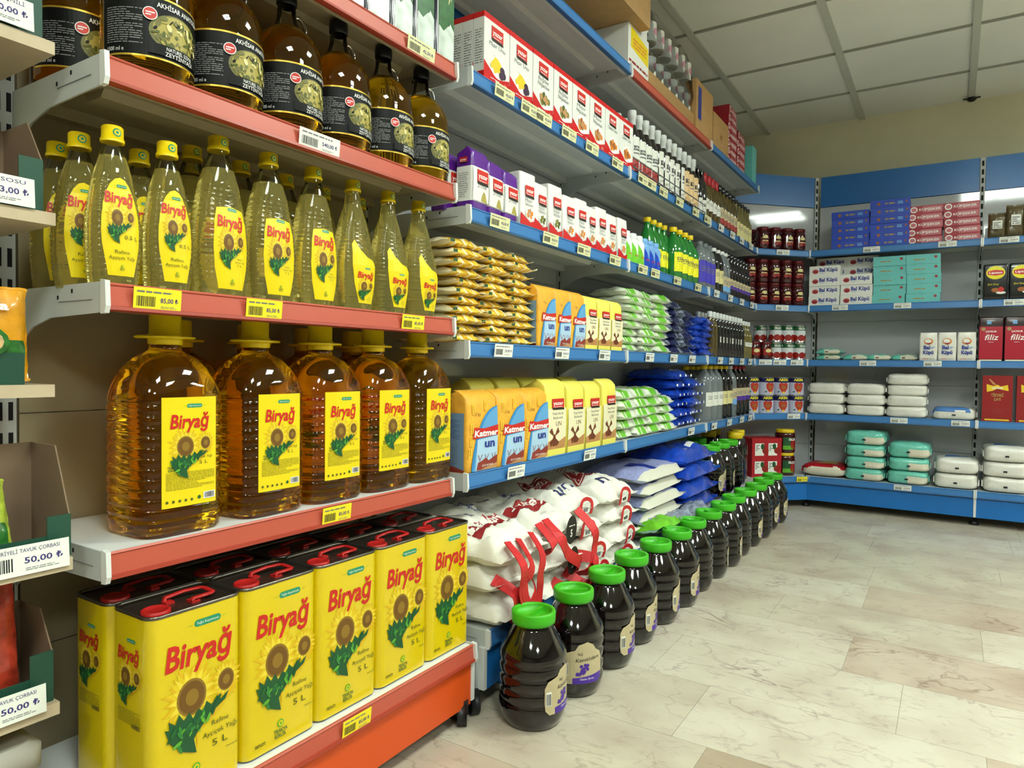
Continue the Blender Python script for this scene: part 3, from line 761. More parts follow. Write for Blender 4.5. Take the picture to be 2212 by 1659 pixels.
def yazar_logo(c, x, y, w, h, l=3):
    h = h*1.3; w = w*1.08
    c.poly('p_red', [(x-w/2, y-h*.4), (x+w/2, y-h*.4), (x+w/2, y+h*.5), (x-w/2, y+h*.5)], l); c.poly('p_black', [(x-w*.52, y-h*.42), (x+w*.48, y-h*.42), (x+w*.52, y-h*.62), (x-w*.45, y-h*.60)], l)
    c.text('p_white', 'yazar', x, y-h*.12, h*.36, l+1, w=w*.84, bold=.02); c.lines('p_white', x-w*.35, y-h*.34, x+w*.35, y-h*.24, 1, l+1)
mat('p_black', '15120f', .5); mat('carton_white', 'e2e3df', .35); mat('carton_grey', '9a9c9c', .5); mat('p_plum', '3a2440', .35); mat('p_lemon', 'e8c52a', .4); mat('p_kiwi', '7d7a35', .45)
mat('p_orange', 'd9822f', .45); mat('p_tan', 'b98a5c', .5); mat('p_nut', '9a5a25', .5); mat('foil_white', 'e6e6e2', .28); mat('foil_purple', '5a1f8c', .25, coat=.3); mat('foil_red', 'c4161d', .3)

# ---------------------------------------------------------------- starch boxes
def ybox(kind):
    w, h = .1200, .169; c = Canvas()
    c.rect('foil_red', -w/2, h-.014, w/2, h, 0)
    c.poly('foil_red', [(-w/2, 0), (w/2, 0), (w/2, .030), (w*.2, .020), (-w*.1, .022), (-w/2, .048)], 0)
    yazar_logo(c, 0, h*.755, w*.42, .026)
    t = {'corn': ('Mısır Unu', ''), 'wheat': ('Buğday', 'Nişastası'), 'nut': ('Mısır', 'Nişastası'), 'crumb': ('Galeta Unu', '')}[kind]
    c.text('ink_grey', t[0], 0, h*.55, .0115, 1, w=w*.5 if t[1] else w*.62, shear=.1)
    if t[1]: c.text('ink_grey', t[1], 0, h*.46, .0115, 1, w=w*.55, shear=.1)
    c.lines('p_grey', -.015, h*.42, .015, h*.435, 1, 1)
    cx, cy = .006, .046
    c.ell('p_white', cx, cy, .037, .029, 1, 20)
    if kind == 'corn':
        for x, y, r, m in ((-.012, .052, .6, 'p_lemon'), (-.004, .048, 1.2, 'p_lemon'), (.004, .056, -.5, 'p_lemon'), (.006, .044, .1, 'p_lemon')): c.ell(m, x, y, .022, .010, 3, 12, r)
        for x, y in ((.024, .044), (.030, .034), (.020, .030)): c.ell('p_plum', x, y, .0115, .010, 4, 12)
    else:
        ms = {'wheat': ('p_kiwi', 'p_olive', 'p_tan'), 'nut': ('p_orange', 'p_nut', 'p_tan'), 'crumb': ('p_orange', 'p_orange', 'p_nut')}[kind]
        rd = random.Random(5)
        for i in range(12):
            a, q = rd.uniform(0, 6.28), rd.uniform(0, 1)**.5; c.ell(ms[i % 3], cx+.025*q*math.cos(a), cy+.018*q*math.sin(a), rd.uniform(.008, .014), rd.uniform(.006, .010), 3+i % 3, 10, rd.uniform(0, 3))
    c.text('p_white', '1 kg' if kind == 'corn' else '200 g', w*.33, .008, .006, 2); c.lines('p_white', -.03, .010, .01, .014, 1, 2)
    s = Canvas(); s.rect('foil_red', -.0165, h-.014, .0165, h, 0); s.rect('foil_red', -.0165, 0, .0165, .02, 0); s.lines('ink_grey', -.012, .04, .012, .13, 14, 1, 7, .3)
    b = carton(w-.0015, .033, h, 'carton_white', c, s, 'foil_red')
    return Kind('starch_box', 'box').one(b)
YB = {k: ybox(k) for k in ('corn', 'wheat', 'nut', 'crumb')}
names = {'corn': 'lemon and plum picture', 'wheat': 'olive-green picture', 'nut': 'orange nut picture', 'crumb': 'orange cake picture'}
for i, k in enumerate(('corn', 'corn', 'wheat', 'wheat', 'nut', 'nut', 'crumb', 'crumb')):
    for r_ in range(3 if i == 0 else 2):
        l, rz = L(1.4530+.1212*i+.060, .004+.0165+.0345*r_, ZB[4]-.003, .01)
        YB[k].place(l, rz, f'white and red box with {names[k]}, {nth(i, 8)}, {["front row", "second row", "back row"][r_]}', 'white and red boxes in a row')

# ---------------------------------------------------------------- semolina and starch bags on the shelf below
def irmik(kind, w=.072, d=.05, h=.150):
    c = Canvas(); white = kind != 'irmik'
    if not white:
        c.rect('foil_white', -w/2+.001, .022, w/2-.001, h*.66, 0); c.text('ink_grey', 'İrmik', .004, h*.36, .013, 1, w=.042, shear=.1); c.poly('p_khaki', [(.0, .024), (.028, .022), (.018, .044), (.012, .048), (.004, .038)], 1)
        yazar_logo(c, .006, h*.54, .046, .024)
    else:
        c.poly('foil_red', [(-w/2, .004), (w/2, .004), (w/2, .022), (.01, .014), (-w/2, .036)], 0)
        yazar_logo(c, .004, h*.66, .040, .022); c.text('ink_grey', {'nut': 'Mısır', 'wheat': 'Buğday', 'crumb': 'Galeta'}[kind], 0, h*.46, .009, 1, w=.034); c.text('ink_grey', 'Unu' if kind == 'crumb' else 'Nişastası', .002, h*.39, .008, 1, w=.038)
        c.ell('p_white', .006, .036, .021, .017, 1); ms = {'nut': ('p_tan', 'p_orange'), 'wheat': ('p_kiwi', 'p_olive'), 'crumb': ('p_orange', 'p_tan')}[kind]
        rd = random.Random(3)
        for i in range(8): a = rd.uniform(0, 6.3); c.ell(ms[i % 2], .006+.010*math.cos(a), .036+.008*math.sin(a), .007, .005, 2+i % 3, 9, a)
    s = Canvas(); s.lines('p_grey', -.015, .03, .015, h*.6, 12, 1, 4, .3)
    if not white: yazar_logo(s, -.0, h*.78, .022, .010)
    mf = (lambda j: 'foil_purple' if (j < 2 or j > 6) else 'foil_white') if not white else 'foil_white'
    return Kind('food_bag', 'bag').one(brick(w, d, h, mf, c, s, 'fold' if not white else 'flat', seed=len(kind), bulge=.002))
IR = irmik('irmik'); WN = {k: irmik(k, .076, .05, .146) for k in ('nut', 'wheat', 'crumb')}
for i, (y, h_) in enumerate(((1.447, 1.06), (1.516, .98), (1.592, .93))):
    l, rz = L(y, .032, ZB[3]-.003, .05); IR.place(l, rz, f'purple and white semolina bag, {nth(i, 3)} in front', 'purple semolina bags', sc=(1, 1, h_))
for i, y in enumerate((1.42, 1.50, 1.58)):
    l, rz = L(y, .092, ZB[3]-.003, .08); IR.place(l, rz, f'purple and white semolina bag in the second row, {nth(i, 3)}', 'purple semolina bags')
for i, (y, k, h_) in enumerate(((1.680, 'nut', 1.04), (1.752, 'wheat', .94), (1.842, 'wheat', 1.05), (1.930, 'nut', .95), (2.012, 'nut', 1.0), (2.084, 'nut', .93), (2.165, 'crumb', 1.02), (2.248, 'crumb', .97), (2.344, 'crumb', 1.0))):
    l, rz = L(y, .030, ZB[3]-.003, .06); WN[k].place(l, rz, f'white foil bag with red foot and {dict(nut="brown", wheat="green", crumb="orange")[k]} picture, {nth(i, 9)}', 'white food bags in a row', sc=(1, 1, h_))
for i, y in enumerate((1.69, 1.80, 1.89, 2.20, 2.31)):
    l, rz = L(y, .088, ZB[3]-.003, .1); WN['nut'].place(l, rz, f'white foil bag behind the front row of white bags, {nth(i, 5)}', 'white food bags in a row')

# ---------------------------------------------------------------- corn pasta bags in three stacks
def macaroni():
    m = bpy.data.materials.new('macaroni'); m.use_nodes = True; nt = m.node_tree; b = nt.nodes['Principled BSDF']; N = nt.nodes.new; Lk = nt.links.new
    tc = N('ShaderNodeTexCoord'); v = N('ShaderNodeTexVoronoi'); v.inputs['Scale'].default_value = 62; v.inputs['Randomness'].default_value = .9
    mp = N('ShaderNodeMapping'); mp.inputs['Scale'].default_value = (1.2, .6, 1.5); Lk(tc.outputs['Object'], mp.inputs['Vector']); Lk(mp.outputs[0], v.inputs['Vector'])
    r = N('ShaderNodeValToRGB'); e = r.color_ramp.elements; e[0].color = rgb('fbe27a'); e[0].position = .15; e[1].color = rgb('c08f24'); e[1].position = .8
    x = e.new(.45); x.color = rgb('f0c840')
    Lk(v.outputs['Distance'], r.inputs['Fac']); Lk(r.outputs['Color'], b.inputs['Base Color']); b.inputs['Roughness'].default_value = .25
    bp = N('ShaderNodeBump'); bp.inputs['Strength'].default_value = .8; bp.inputs['Distance'].default_value = .003; bp.invert = True; Lk(v.outputs['Distance'], bp.inputs['Height']); Lk(bp.outputs['Normal'], b.inputs['Normal'])
    MATS['macaroni'] = m
macaroni(); mat('film_cream', 'ebe0bd', .3, coat=.4); mat('tag_green', '1f4a2c', .4)
PB = []
for sd in range(4):
    def fm(u, v, t, sd=sd):
        if u < -.86: return 'film_cream'
        if v < -.62 or (not t and v < -.2): return 'macaroni' if (int((u+1)*7+sd) % 4) else 'film_cream'
        return 'p_lemon' if (t and -.6 < v < .35 and abs(u) < .6) else 'film_cream' if (v > .4 or abs(u) > .5) else 'macaroni'
    K = Kind('pasta_bag', 'bag'); mb = pillow(.136, .20, .029, fm, sd, 14, 10, 'x', .012, 'film_cream', .003)
    c = Canvas(); c.rect('ink', .01, .017, .020, .0205, 1); c.rect('tag_green', -.072, .008, -.056, .016, 1)
    mb.decal(c, lambda a, b_, h: (a, -.1015-h, b_)); PB.append(K.one(mb))
for ci, y in enumerate((1.425, 1.553, 1.678)):
    n = (11, 11, 11)[ci]
    for k in range(n):
        l, rz = L(y+RD.uniform(-.012, .012), .112+RD.uniform(-.010, .010), ZB[2]-.003+.0235*k, .09)
        PB[(ci+k*3) % 4].place(l, rz, f'clear bag of yellow macaroni, {lev(k, n)}, {["left", "middle", "right"][ci]} stack', 'stacked bags of macaroni', ry=RD.uniform(-.02, .02))

# ---------------------------------------------------------------- flour bags
mat('fl_orange', 'e6a936', .45, var=.12, vs=40); mat('fl_blue', '5e9fd2', .4); mat('fl_pale', 'a9cbe6', .4); mat('fl_mid', '2e86c8', .4); mat('fl_side', '6f8fae', .5); mat('p_maroon', '8a3226', .5); mat('fl_wheat', 'f0c53a', .5)
mat('yz_yellow', 'ebdf62', .42); mat('yz_cream', 'e9e2bd', .42); mat('p_brown3', '6b3218', .5); mat('p_sand', 'c08a55', .5); mat('p_blueink', '20328c', .4)
def katmer(w, d, h, s='2 kg', wheat=True):
    c = Canvas()
    n = 10; arc = [(-w*.34+.0, .004)]+[(-w*.34+(w*.84)*(1-math.cos(PI/2*i/n))**1.0*1.0, .004+(h*.80-.004)*math.sin(PI/2*i/n)) for i in range(1, n+1)]+[(w/2, .004)]
    c.poly('fl_mid', arc, 0); c.poly('fl_blue', [(x+w*.07 if x < w*.4 else x, y*.985) for x, y in arc], 1)
    c.poly('fl_pale', [(-w*.22, .004), (-w*.19, h*.40), (w/2, h*.43), (w/2, .004)], 2)
    if wheat:
        for x, y in ((-w*.3, h*.78), (w*.1, h*.82), (-w*.37, h*.55), (-w*.42, h*.25), (-w*.38, h*.4)):
            for q in range(5):
                for sgn in (-1, 1): c.ell('fl_wheat', x+sgn*.004, y+q*.0055-.012, .0042, .0022, 2, 7, sgn*.7)
    c.text('p_brown3', s, -w*.18, h*.70, h*.035, 3, w=w*.18)
    for ml, bo, lv in (('p_red', .085, 4), ('p_white', .055, 5)):
        pass
    t = 'Katmer'; tw = w*.86
    c.poly('p_red', [(-w*.36, h*.415), (-w*.33, h*.50), (-w*.30, h*.555), (w*.02, h*.535), (w/2, h*.565), (w/2, h*.44), (w*.0, h*.425)], 4)
    c.text('p_white', t, w*.085, h*.442, h*.074, 6, w=tw*.92, shear=.16, bold=.035)
    c.text('p_blueink', 'un', w*.22, h*.30, h*.105, 4, w=w*.34, bold=.03)
    pts = [(-w*.19, .006), (-w*.15, h*.12), (-w*.02, h*.14), (w*.1, h*.17), (w*.2, h*.13), (w*.35, h*.16), (w/2, h*.19), (w/2, .006)]
    c.poly('p_maroon', pts, 3); c.poly('p_sand', [(-w*.05, .006), (w*.1, h*.05), (w/2, h*.09), (w/2, .006)], 4)
    for x in (-w*.1, w*.12, w*.36):
        for a in (.9, 2.2): c.poly('p_maroon', [(x, h*.14), (x+.012*math.cos(a)*1.2, h*.14+.02*math.sin(a)), (x+.012*math.cos(a)*1.2+.002, h*.14+.02*math.sin(a)), (x+.002, h*.14)], 4)
    c.text('p_white', 'SİZİ BÖREK', w*.17, h*.065, h*.022, 5, w=w*.4)
    s_ = Canvas(); s_.rect('fl_side', -d*.42, .004, d*.44, h*.73, 0); s_.lines('p_blueink', -d*.32, h*.42, d*.3, h*.66, 14, 1, 3, .25); s_.rect('fl_side', -d*.3, h*.1, d*.3, h*.38, 1); s_.lines('ink_grey', -d*.25, h*.1, d*.25, h*.36, 11, 2, 8, .2); s_.poly('p_maroon', [(-d*.42, .004), (d*.44, .004), (d*.44, h*.05), (-d*.42, h*.13)], 1)
    return Kind('flour_bag', 'bag').one(brick(w, d, h, 'fl_orange', c, s_, seed=int(h*100), bulge=.0035))
def yazar_un(w, d, h):
    c = Canvas(); c.rect('yz_cream', -w/2, h*.09, w/2, h*.62, 0); c.rect('yz_yellow', -w/2, 0, w/2, h*.09, 0)
    yazar_logo(c, w*.08, h*.68, w*.56, h*.10)
    c.text('ink_grey', 'Poşet Börek', w*.08, h*.535, h*.035, 1, w=w*.55); c.text('ink_grey', 'Baklavalık', w*.08, h*.48, h*.035, 1, w=w*.5); c.text('p_brown3', 'UN', w*.10, h*.39, h*.06, 1, w=w*.28, shear=.1)
    c.poly('p_sand', [(-w/2, h*.09), (w/2, h*.09), (w/2, h*.24), (w*.25, h*.20), (0, h*.16), (-w*.2, h*.22), (-w/2, h*.18)], 1)
    x, y = -w*.10, h*.13
    c.poly('p_brown3', [(x-w*.10, y), (x+w*.10, y), (x+w*.06, y+h*.12), (x, y+h*.16), (x-w*.06, y+h*.12)], 3)
    for a in (.7, 2.4, 3.9, 5.5):
        ca, sa = math.cos(a)*w*.26, math.sin(a)*w*.26; px, py = -sa*.28, ca*.28; q = (x, y+h*.12)
        c.poly('p_brown3', [q, (q[0]+ca-px, q[1]+sa-py), (q[0]+ca*1.1+px, q[1]+sa*1.1+py)], 4)
    for i in range(4): c.poly('p_brown2', [(w*(.0+.1*i), h*.095), (w*(.02+.1*i), h*.095), (w*(.18+.1*i), h*.19), (w*(.17+.1*i), h*.19)] if w*(.18+.1*i) < w/2 else [(w*.4, h*.1), (w*.42, h*.1), (w*.48, h*.14)], 2)
    s_ = Canvas(); s_.lines('p_grey', -d*.3, h*.2, d*.3, h*.6, 12, 1, 6, .25)
    return Kind('flour_bag', 'bag').one(brick(w, d, h, 'yz_yellow', c, s_, seed=int(h*77), bulge=.003))
K2, K1, Y2, Y1 = katmer(.133, .088, .212), katmer(.098, .062, .186, '1 kg', False), yazar_un(.118, .082, .226), yazar_un(.093, .06, .182)
for i, y in enumerate((1.468, 1.606, 1.742)):
    l, rz = L(y, .052, ZB[1]-.003, .02); K2.place(l, rz, f'large orange and blue flour bag, {nth(i, 3)} on its shelf', 'large flour bags')
for i, y in enumerate((1.873, 2.008, 2.135, 2.268)):
    l, rz = L(y, .054, ZB[1]-.003, .03); Y2.place(l, rz, f'large yellow flour bag with windmill, {nth(i, 4)} on its shelf', 'large flour bags', sc=(1, 1, RD.uniform(.97, 1.05)))
for i, y in enumerate((1.62, 1.76, 1.90, 2.03, 2.17)):
    l, rz = L(y, .150, ZB[1]-.003, .06); Y2.place(l, rz, f'yellow flour bag in the second row behind, {nth(i, 5)}', 'large flour bags', sc=(1, 1, 1.06))
for i, y in enumerate((1.796, 1.896, 1.998)):
    l, rz = L(y, .038, ZB[2]-.003, .02); K1.place(l, rz, f'small orange and blue flour bag, {nth(i, 3)}, beside the macaroni', 'small flour bags')
for i, y in enumerate((2.100, 2.204, 2.308)):
    l, rz = L(y, .038, ZB[2]-.003, .02); Y1.place(l, rz, f'small yellow flour bag with windmill, {nth(i, 3)} of three', 'small flour bags')

# ---------------------------------------------------------------- pulses, sugar and bulgur bags
mat('b_green', '6fc32c', .28, coat=.4, var=.15, vs=60); mat('b_white', 'dde3d2', .30, coat=.3, var=.1, vs=70); mat('b_navy', '171b4a', .25, coat=.5, var=.3, vs=50); mat('b_clear', '8e97ab', .2, coat=.5, var=.25, vs=60); mat('b_blue', '1743b8', .22, coat=.5, var=.25, vs=40)
mat('b_lilac', '9aa0cf', .35, var=.2, vs=120); mat('b_seam', 'd8d6c8', .4)
def stack(K, y0, dy, cols, rows, z0, dz, dep, label, group, jy=.006, jz=0.0, rnd=None, side='left'):
    rnd = rnd or RD
    for c_ in range(cols):
        n = rows[c_] if isinstance(rows, (list, tuple)) else rows
        for k in range(n):
            l, rz = L(y0+dy*c_+rnd.uniform(-jy, jy), dep+rnd.uniform(-.012, .012), z0+dz*k, .09)
            cn = '' if cols == 1 else f', {["left", "right"][c_] if cols == 2 else nth(c_, cols)} stack'
            K[(c_*2+k*3) % len(K)].place(l, rz, f'{label}, {lev(k, n)}{cn}', group)
def bag_kinds(name, w, d, h, fmg, n=3, mfin=None, fin='x', finlen=.014, crump=.003, deco=None, sharp=3.8, nx=14):
    out = []
    for s in range(n):
        mb = pillow(w, d, h, lambda u, v, t, s=s: fmg(u, v, t, s), s+n*3, nx, 10, fin, finlen, mfin, crump, sharp)
        if deco: mb.decal(deco, lambda a, b_, q: (a, -d/2-.001-q, b_))
        out.append(Kind(name, 'bag').one(mb))
    return out
gf = lambda u, v, t, s: 'b_green' if t and -.75+.1*s < u < .1+.2*s and v < .1 and noise.noise(Vector((u*3+s, v*3, s))) > -.22 else 'b_white'
GB = bag_kinds('grain_bag', .150, .17, .044, gf, 3, 'b_white', 'x', .012, .0045)
stack(GB, 2.447, .152, 4, [5, 5, 5, 4], ZB[1]-.003, .0375, .095, 'green and white grain bag, lower shelf', 'green grain bags on the lower shelf')
GB2 = bag_kinds('grain_bag', .150, .17, .038, gf, 3, 'b_white', 'x', .012, .0045)
stack(GB2, 2.50, .155, 3, [8, 8, 8], ZB[2]-.003, .0305, .095, 'green grain bag', 'green grain bags on the upper shelf')
NB_ = bag_kinds('bean_bag', .155, .17, .042, lambda u, v, t, s: 'b_clear' if (u > .55 or u < -.75 or (int((v+2)*5+s) % 4 == 0)) else 'b_navy', 3, 'b_clear', 'x', .022, .005)
stack(NB_, 2.965, .16, 2, [7, 6], ZB[2]-.003, .0335, .095, 'navy and clear bag', 'navy bags beside the green ones')
bf = lambda u, v, t, s: 'b_blue' if not (t and abs(u-.1) < .12 and abs(v+.5) < .15) else 'p_white'
BB = bag_kinds('salt_bag', .150, .16, .040, bf, 3, 'b_blue', 'x', .018, .006)
stack(BB, 3.275, .15, 2, [6, 6], ZB[2]-.003, .031, .090, 'shiny blue bag on the upper shelf', 'blue bags on the upper shelf')
dl = Canvas()
for x in (-.05, .02, .09): dl.ell('p_white', x, .022, .010, .006, 1, 10)
BL = bag_kinds('salt_bag', .19, .26, .052, bf, 3, 'b_blue', 'x', .018, .006, dl)
stack(BL, 3.085, .20, 2, [6, 5], ZB[1]-.003, .044, .150, 'large shiny blue bag', 'blue bags on the lower shelf')
zb0 = ZB[0]-.003
# bulgur, blue sacks on the base shelf
bu = lambda u, v, t, s: 'b_seam' if abs(v) > .88 or (not t) else ('p_blueink' if (abs(u+.3) < .16 and -.75 < v < 0) else 'b_lilac')
BU = bag_kinds('bulgur_sack', .42, .30, .056, bu, 3, 'b_clear', 'x', .02, .006, sharp=6.0)
for k in range(5):
    l, rz = ((-D0-.085+RD.uniform(-.01, .01), 2.66+RD.uniform(-.015, .015), zb0+.052*k), PI/2+RD.uniform(-.04, .04))
    BU[k % 3].place(l, rz, f'flat lilac sack with pale side seam, {lev(k, 5)}', 'lilac sacks on the base shelf')
BS = bag_kinds('sugar_sack', .46, .30, .085, bf, 2, 'b_blue', 'x', .025, .010, None)
for k in range(4):
    l, rz = ((-D0-.075+RD.uniform(-.01, .01), 3.13, zb0+.073*k), PI/2+RD.uniform(-.03, .03))
    BS[k % 2].place(l, rz, f'big blue sack next to the lilac sacks, {lev(k, 4)}', 'big blue sacks on the base shelf')
CG = bag_kinds('clear_bag', .16, .14, .05, lambda u, v, t, s: 'b_clear' if (u+v > .2 or s) else 'b_green', 2, 'b_clear', 'x', .03, .008)
for i, (y, m) in enumerate(((2.50, 0), (2.72, 1), (2.93, 1))):
    CG[m].place((-.925, y, zb0+(.02 if m else .035)), PI/2+.3*i, f'crumpled clear bag at the shelf edge, {["with green contents", "in the middle", "farthest"][i]}', 'crumpled clear bags', rx=-.25)
# ---------------------------------------------------------------- flour sacks on the base shelf, with red carrying straps
mat('sack_white', 'e4e2d8', .55, bump=.25, bs=300, var=.03); mat('strap_red', 'c4262a', .5, var=.08, vs=80); mat('p_wine', '8f1f22', .45); mat('p_navy2', '23275c', .5)
def sack(w, d, h, seed, top=None, front=None, fin=.014):
    mb = pillow(w, d, h, lambda u, v, t: 'sack_white', seed, 30, 32, 'y', fin, 'sack_white', .009, 3.6, ridge=.022)
    n = (30+1)*(32+1); tv = mb.v[:n]
    def surf(a, b_):
        i = min(29.999, max(0, (a/w+.5)*30)); j = min(31.999, max(0, (b_/d+.5)*32)); i0, j0 = int(i), int(j); fi, fj = i-i0, j-j0
        q = lambda x, y: tv[y*31+x][2]
        return (q(i0, j0)*(1-fi)+q(i0+1, j0)*fi)*(1-fj)+(q(i0, j0+1)*(1-fi)+q(i0+1, j0+1)*fi)*fj
    if top: mb.decal(top, lambda a, b_, q: (a, b_, surf(a, b_)+.0022+q), su=.006, sv=.006)
    return mb, surf
def rot180(c):
    o = Canvas(); o.it = [(m, l, [(-a, -b_) for a, b_ in vs], fs) for m, l, vs, fs in c.it]; return o
def ribbon(mb, pts, wd, m, n=(0, -1, 0), seg=5, th=.0012):
    P = [Vector(p) for p in pts]; S = []
    for i in range(len(P)-1):
        a, b_, c, d = P[max(i-1, 0)], P[i], P[i+1], P[min(i+2, len(P)-1)]
        for k in range(seg):
            t = k/seg; S.append(.5*((2*b_)+(c-a)*t+(2*a-5*b_+4*c-d)*t*t+(3*b_-a-3*c+d)*t**3))
    S.append(P[-1]); rings = []
    for i, q in enumerate(S):
        t = (S[min(i+1, len(S)-1)]-S[max(i-1, 0)]).normalized(); nn = Vector(n)+Vector((0, 0, .35*noise.noise(q*20)))
        sd = t.cross(nn).normalized()*wd/2; u = sd.cross(t).normalized()*th
        rings.append([tuple(q-sd-u), tuple(q+sd-u), tuple(q+sd+u), tuple(q-sd+u)])
    mb.loft(rings, m, sm=False)
SK = []; SK_CV = []
for v in range(3):
    c = Canvas(); w, d = .235, .36
    if v == 0:
        c.poly('p_wine', [(-.09, .0), (-.085, .045), (.09, .045), (.095, .0), (.0, -.01)], 0); c.text('sack_white', 'Ketmer', 0, .006, .030, 1, w=.16, bold=.03, shear=.1)
        for i in range(8): c.poly('p_navy2', [(-.02+.012*i, -.035-.004*i*i*.3), (-.02+.012*(i+1), -.035-.004*(i+1)**2*.3), (-.02+.012*(i+1), -.038-.004*(i+1)**2*.3), (-.02+.012*i, -.038-.004*i*i*.3)], 0)
        for k, t in enumerate(('Pasta', 'Börek', 'Baklava')): c.text('p_blueink', t, -.055, -.075-.022*k+.0, .013, 1, w=.055, bold=.01)
        c = rot180(c); c.it = [(m, l, [(a, b_-.05) for a, b_ in vs], fs) for m, l, vs, fs in c.it]
    else:
        c.poly('p_wine', [(-.09, -.02), (-.05, .06), (.09, .06), (.06, -.035)], 0); c.poly('sack_white', [(-.082, -.014), (-.046, .055), (.083, .055), (.056, -.028)], 1); c.poly('p_wine', [(-.078, -.010), (-.044, .052), (.079, .052), (.053, -.024)], 2)
        c.text('sack_white', 'YOZGAT', 0, .0, .030, 3, w=.10, bold=.02, shear=.2); c.text('p_navy2', 'UN', .02, .10, .035, 1, w=.07, bold=.02)
        for i in range(3): c.rect('p_wine', -.06, -.06-.012*i, .0, -.057-.012*i, 1)
        c = rot180(c)
    SK_CV.append(c); K = Kind('flour_sack', 'sack'); mb, surf = sack(w, d, .098, 11+v, c); K.add('sack', mb)
    p = MB()
    yf = -d/2-.002
    if v == 0: pass
    else:                                       # printed patch framed by short strap
        c2 = Canvas(); c2.rrect('paper', -.026, -.022, .026, .024, .005, 0); c2.lines('p_grey', -.018, .0, .018, .018, 5, 1, 3, .25); c2.rect('ink_grey' if v == 1 else 'p_black', -.013, -.016, .013, -.002, 1); c2.text('paper', '5', 0, -.014, .010, 2)
        p.decal(c2, lambda a, b_, q: (a, yf-.007-q-.02*(b_ < 0)*0, .036+b_*.9), lift=.0004)
        K.add('size_label', p, label='paper size label with a red border')
        q_ = MB(); ribbon(q_, [(-.034, yf-.006, .010), (-.036, yf-.010, .030), (-.032, yf-.010, .052), (-.014, yf-.006, .064), (.014, yf-.006, .064), (.032, yf-.010, .052), (.036, yf-.010, .030), (.034, yf-.006, .010)], .013, 'strap_red'); K.add('strap', q_)
    SK.append(K)
PL_ = Kind('flour_sack', 'sack').one(sack(.235, .36, .095, 31)[0])
def strapped(paths, seed, cv=None, patch=False):
    K = Kind('flour_sack', 'sack'); mb, surf = sack(.235, .36, .098, seed, cv); K.add('sack', mb); yf = -.185
    for pth in paths:
        p = MB(); n_ = len(pth); ribbon(p, [(x*1.35+.03, yf-(.030 if 0 < i < n_-1 else -.02)-.004*(i % 2), z) for i, (x, z) in enumerate(pth)], .032, 'strap_red'); K.add('strap', p)
    if patch:
        c2 = Canvas(); c2.ell('p_black', .045, .035, .030, .040, 0, 20); c2.text('sack_white', '5', .045, .016, .020, 1, bold=.03); c2.lines('sack_white', .030, .045, .062, .052, 1, 1, 3, .4)
        p = MB(); p.decal(c2, lambda a, b_, q: (a, yf-.012-q, b_), lift=.0005); K.add('size_label', p, label='black oval size label with a white five')
    return K
top_c = SK_CV[0]
SA1 = strapped([[(-.085, .075), (-.088, .03), (-.080, -.03), (-.060, -.09), (-.035, -.13), (-.012, -.11), (.0, -.06), (-.012, -.02), (-.004, .03), (.004, .075)],
                [(-.040, .07), (-.052, .02), (-.072, -.02), (-.052, -.08), (-.020, -.055), (.004, -.015)],
                [(-.060, -.10), (-.040, -.15), (-.052, -.185), (-.020, -.205), (-.010, -.17), (-.030, -.14)]], 11, top_c)
SA2 = strapped([[(-.095, .05), (-.080, .02), (-.070, -.03), (-.055, -.07), (-.030, -.09), (-.015, -.05), (-.02, .0)], [(-.05, -.04), (-.03, -.10), (-.035, -.15)]], 15)
SB1 = strapped([[(-.060, .075), (-.055, .03), (-.020, -.02), (.030, -.06), (.060, -.10)], [(.070, .075), (.085, .02), (.095, -.03), (.075, -.09), (.060, -.12)], [(-.085, .07), (-.080, .02), (-.060, -.02)]], 17, top_c, True)
SB2 = strapped([[(.020, -.005), (.045, -.04), (.075, -.03), (.085, .02), (.060, .03)], [(-.03, -.02), (.0, -.05), (.04, -.045)]], 19, None, True)
xs0 = -.952-.158
for ci, (y, n, v) in enumerate(((1.505, 3, 0), (1.735, 3, 0), (1.955, 4, 1), (2.20, 4, 2))):
    for k in range(n):
        sl = .079 if v == 0 else .063
        K = SK[v] if v else (PL_, SA2, SA1)[k] if ci == 0 else (PL_, SB2, SB1)[k]
        st = '' if K is PL_ else ' with red strap'
        K.place((xs0+RD.uniform(-.015, .02)-.012*k*(v > 0), y+RD.uniform(-.012, .012), ZB[0]-.003+sl*k), PI/2+RD.uniform(-.08, .08),
                f'white woven flour sack{st}, {lev(k, n)}, {nth(ci, 4)} stack', 'white flour sacks', rx=RD.uniform(.0, .09), sc=(1, 1, 1.05 if v == 0 else .92))

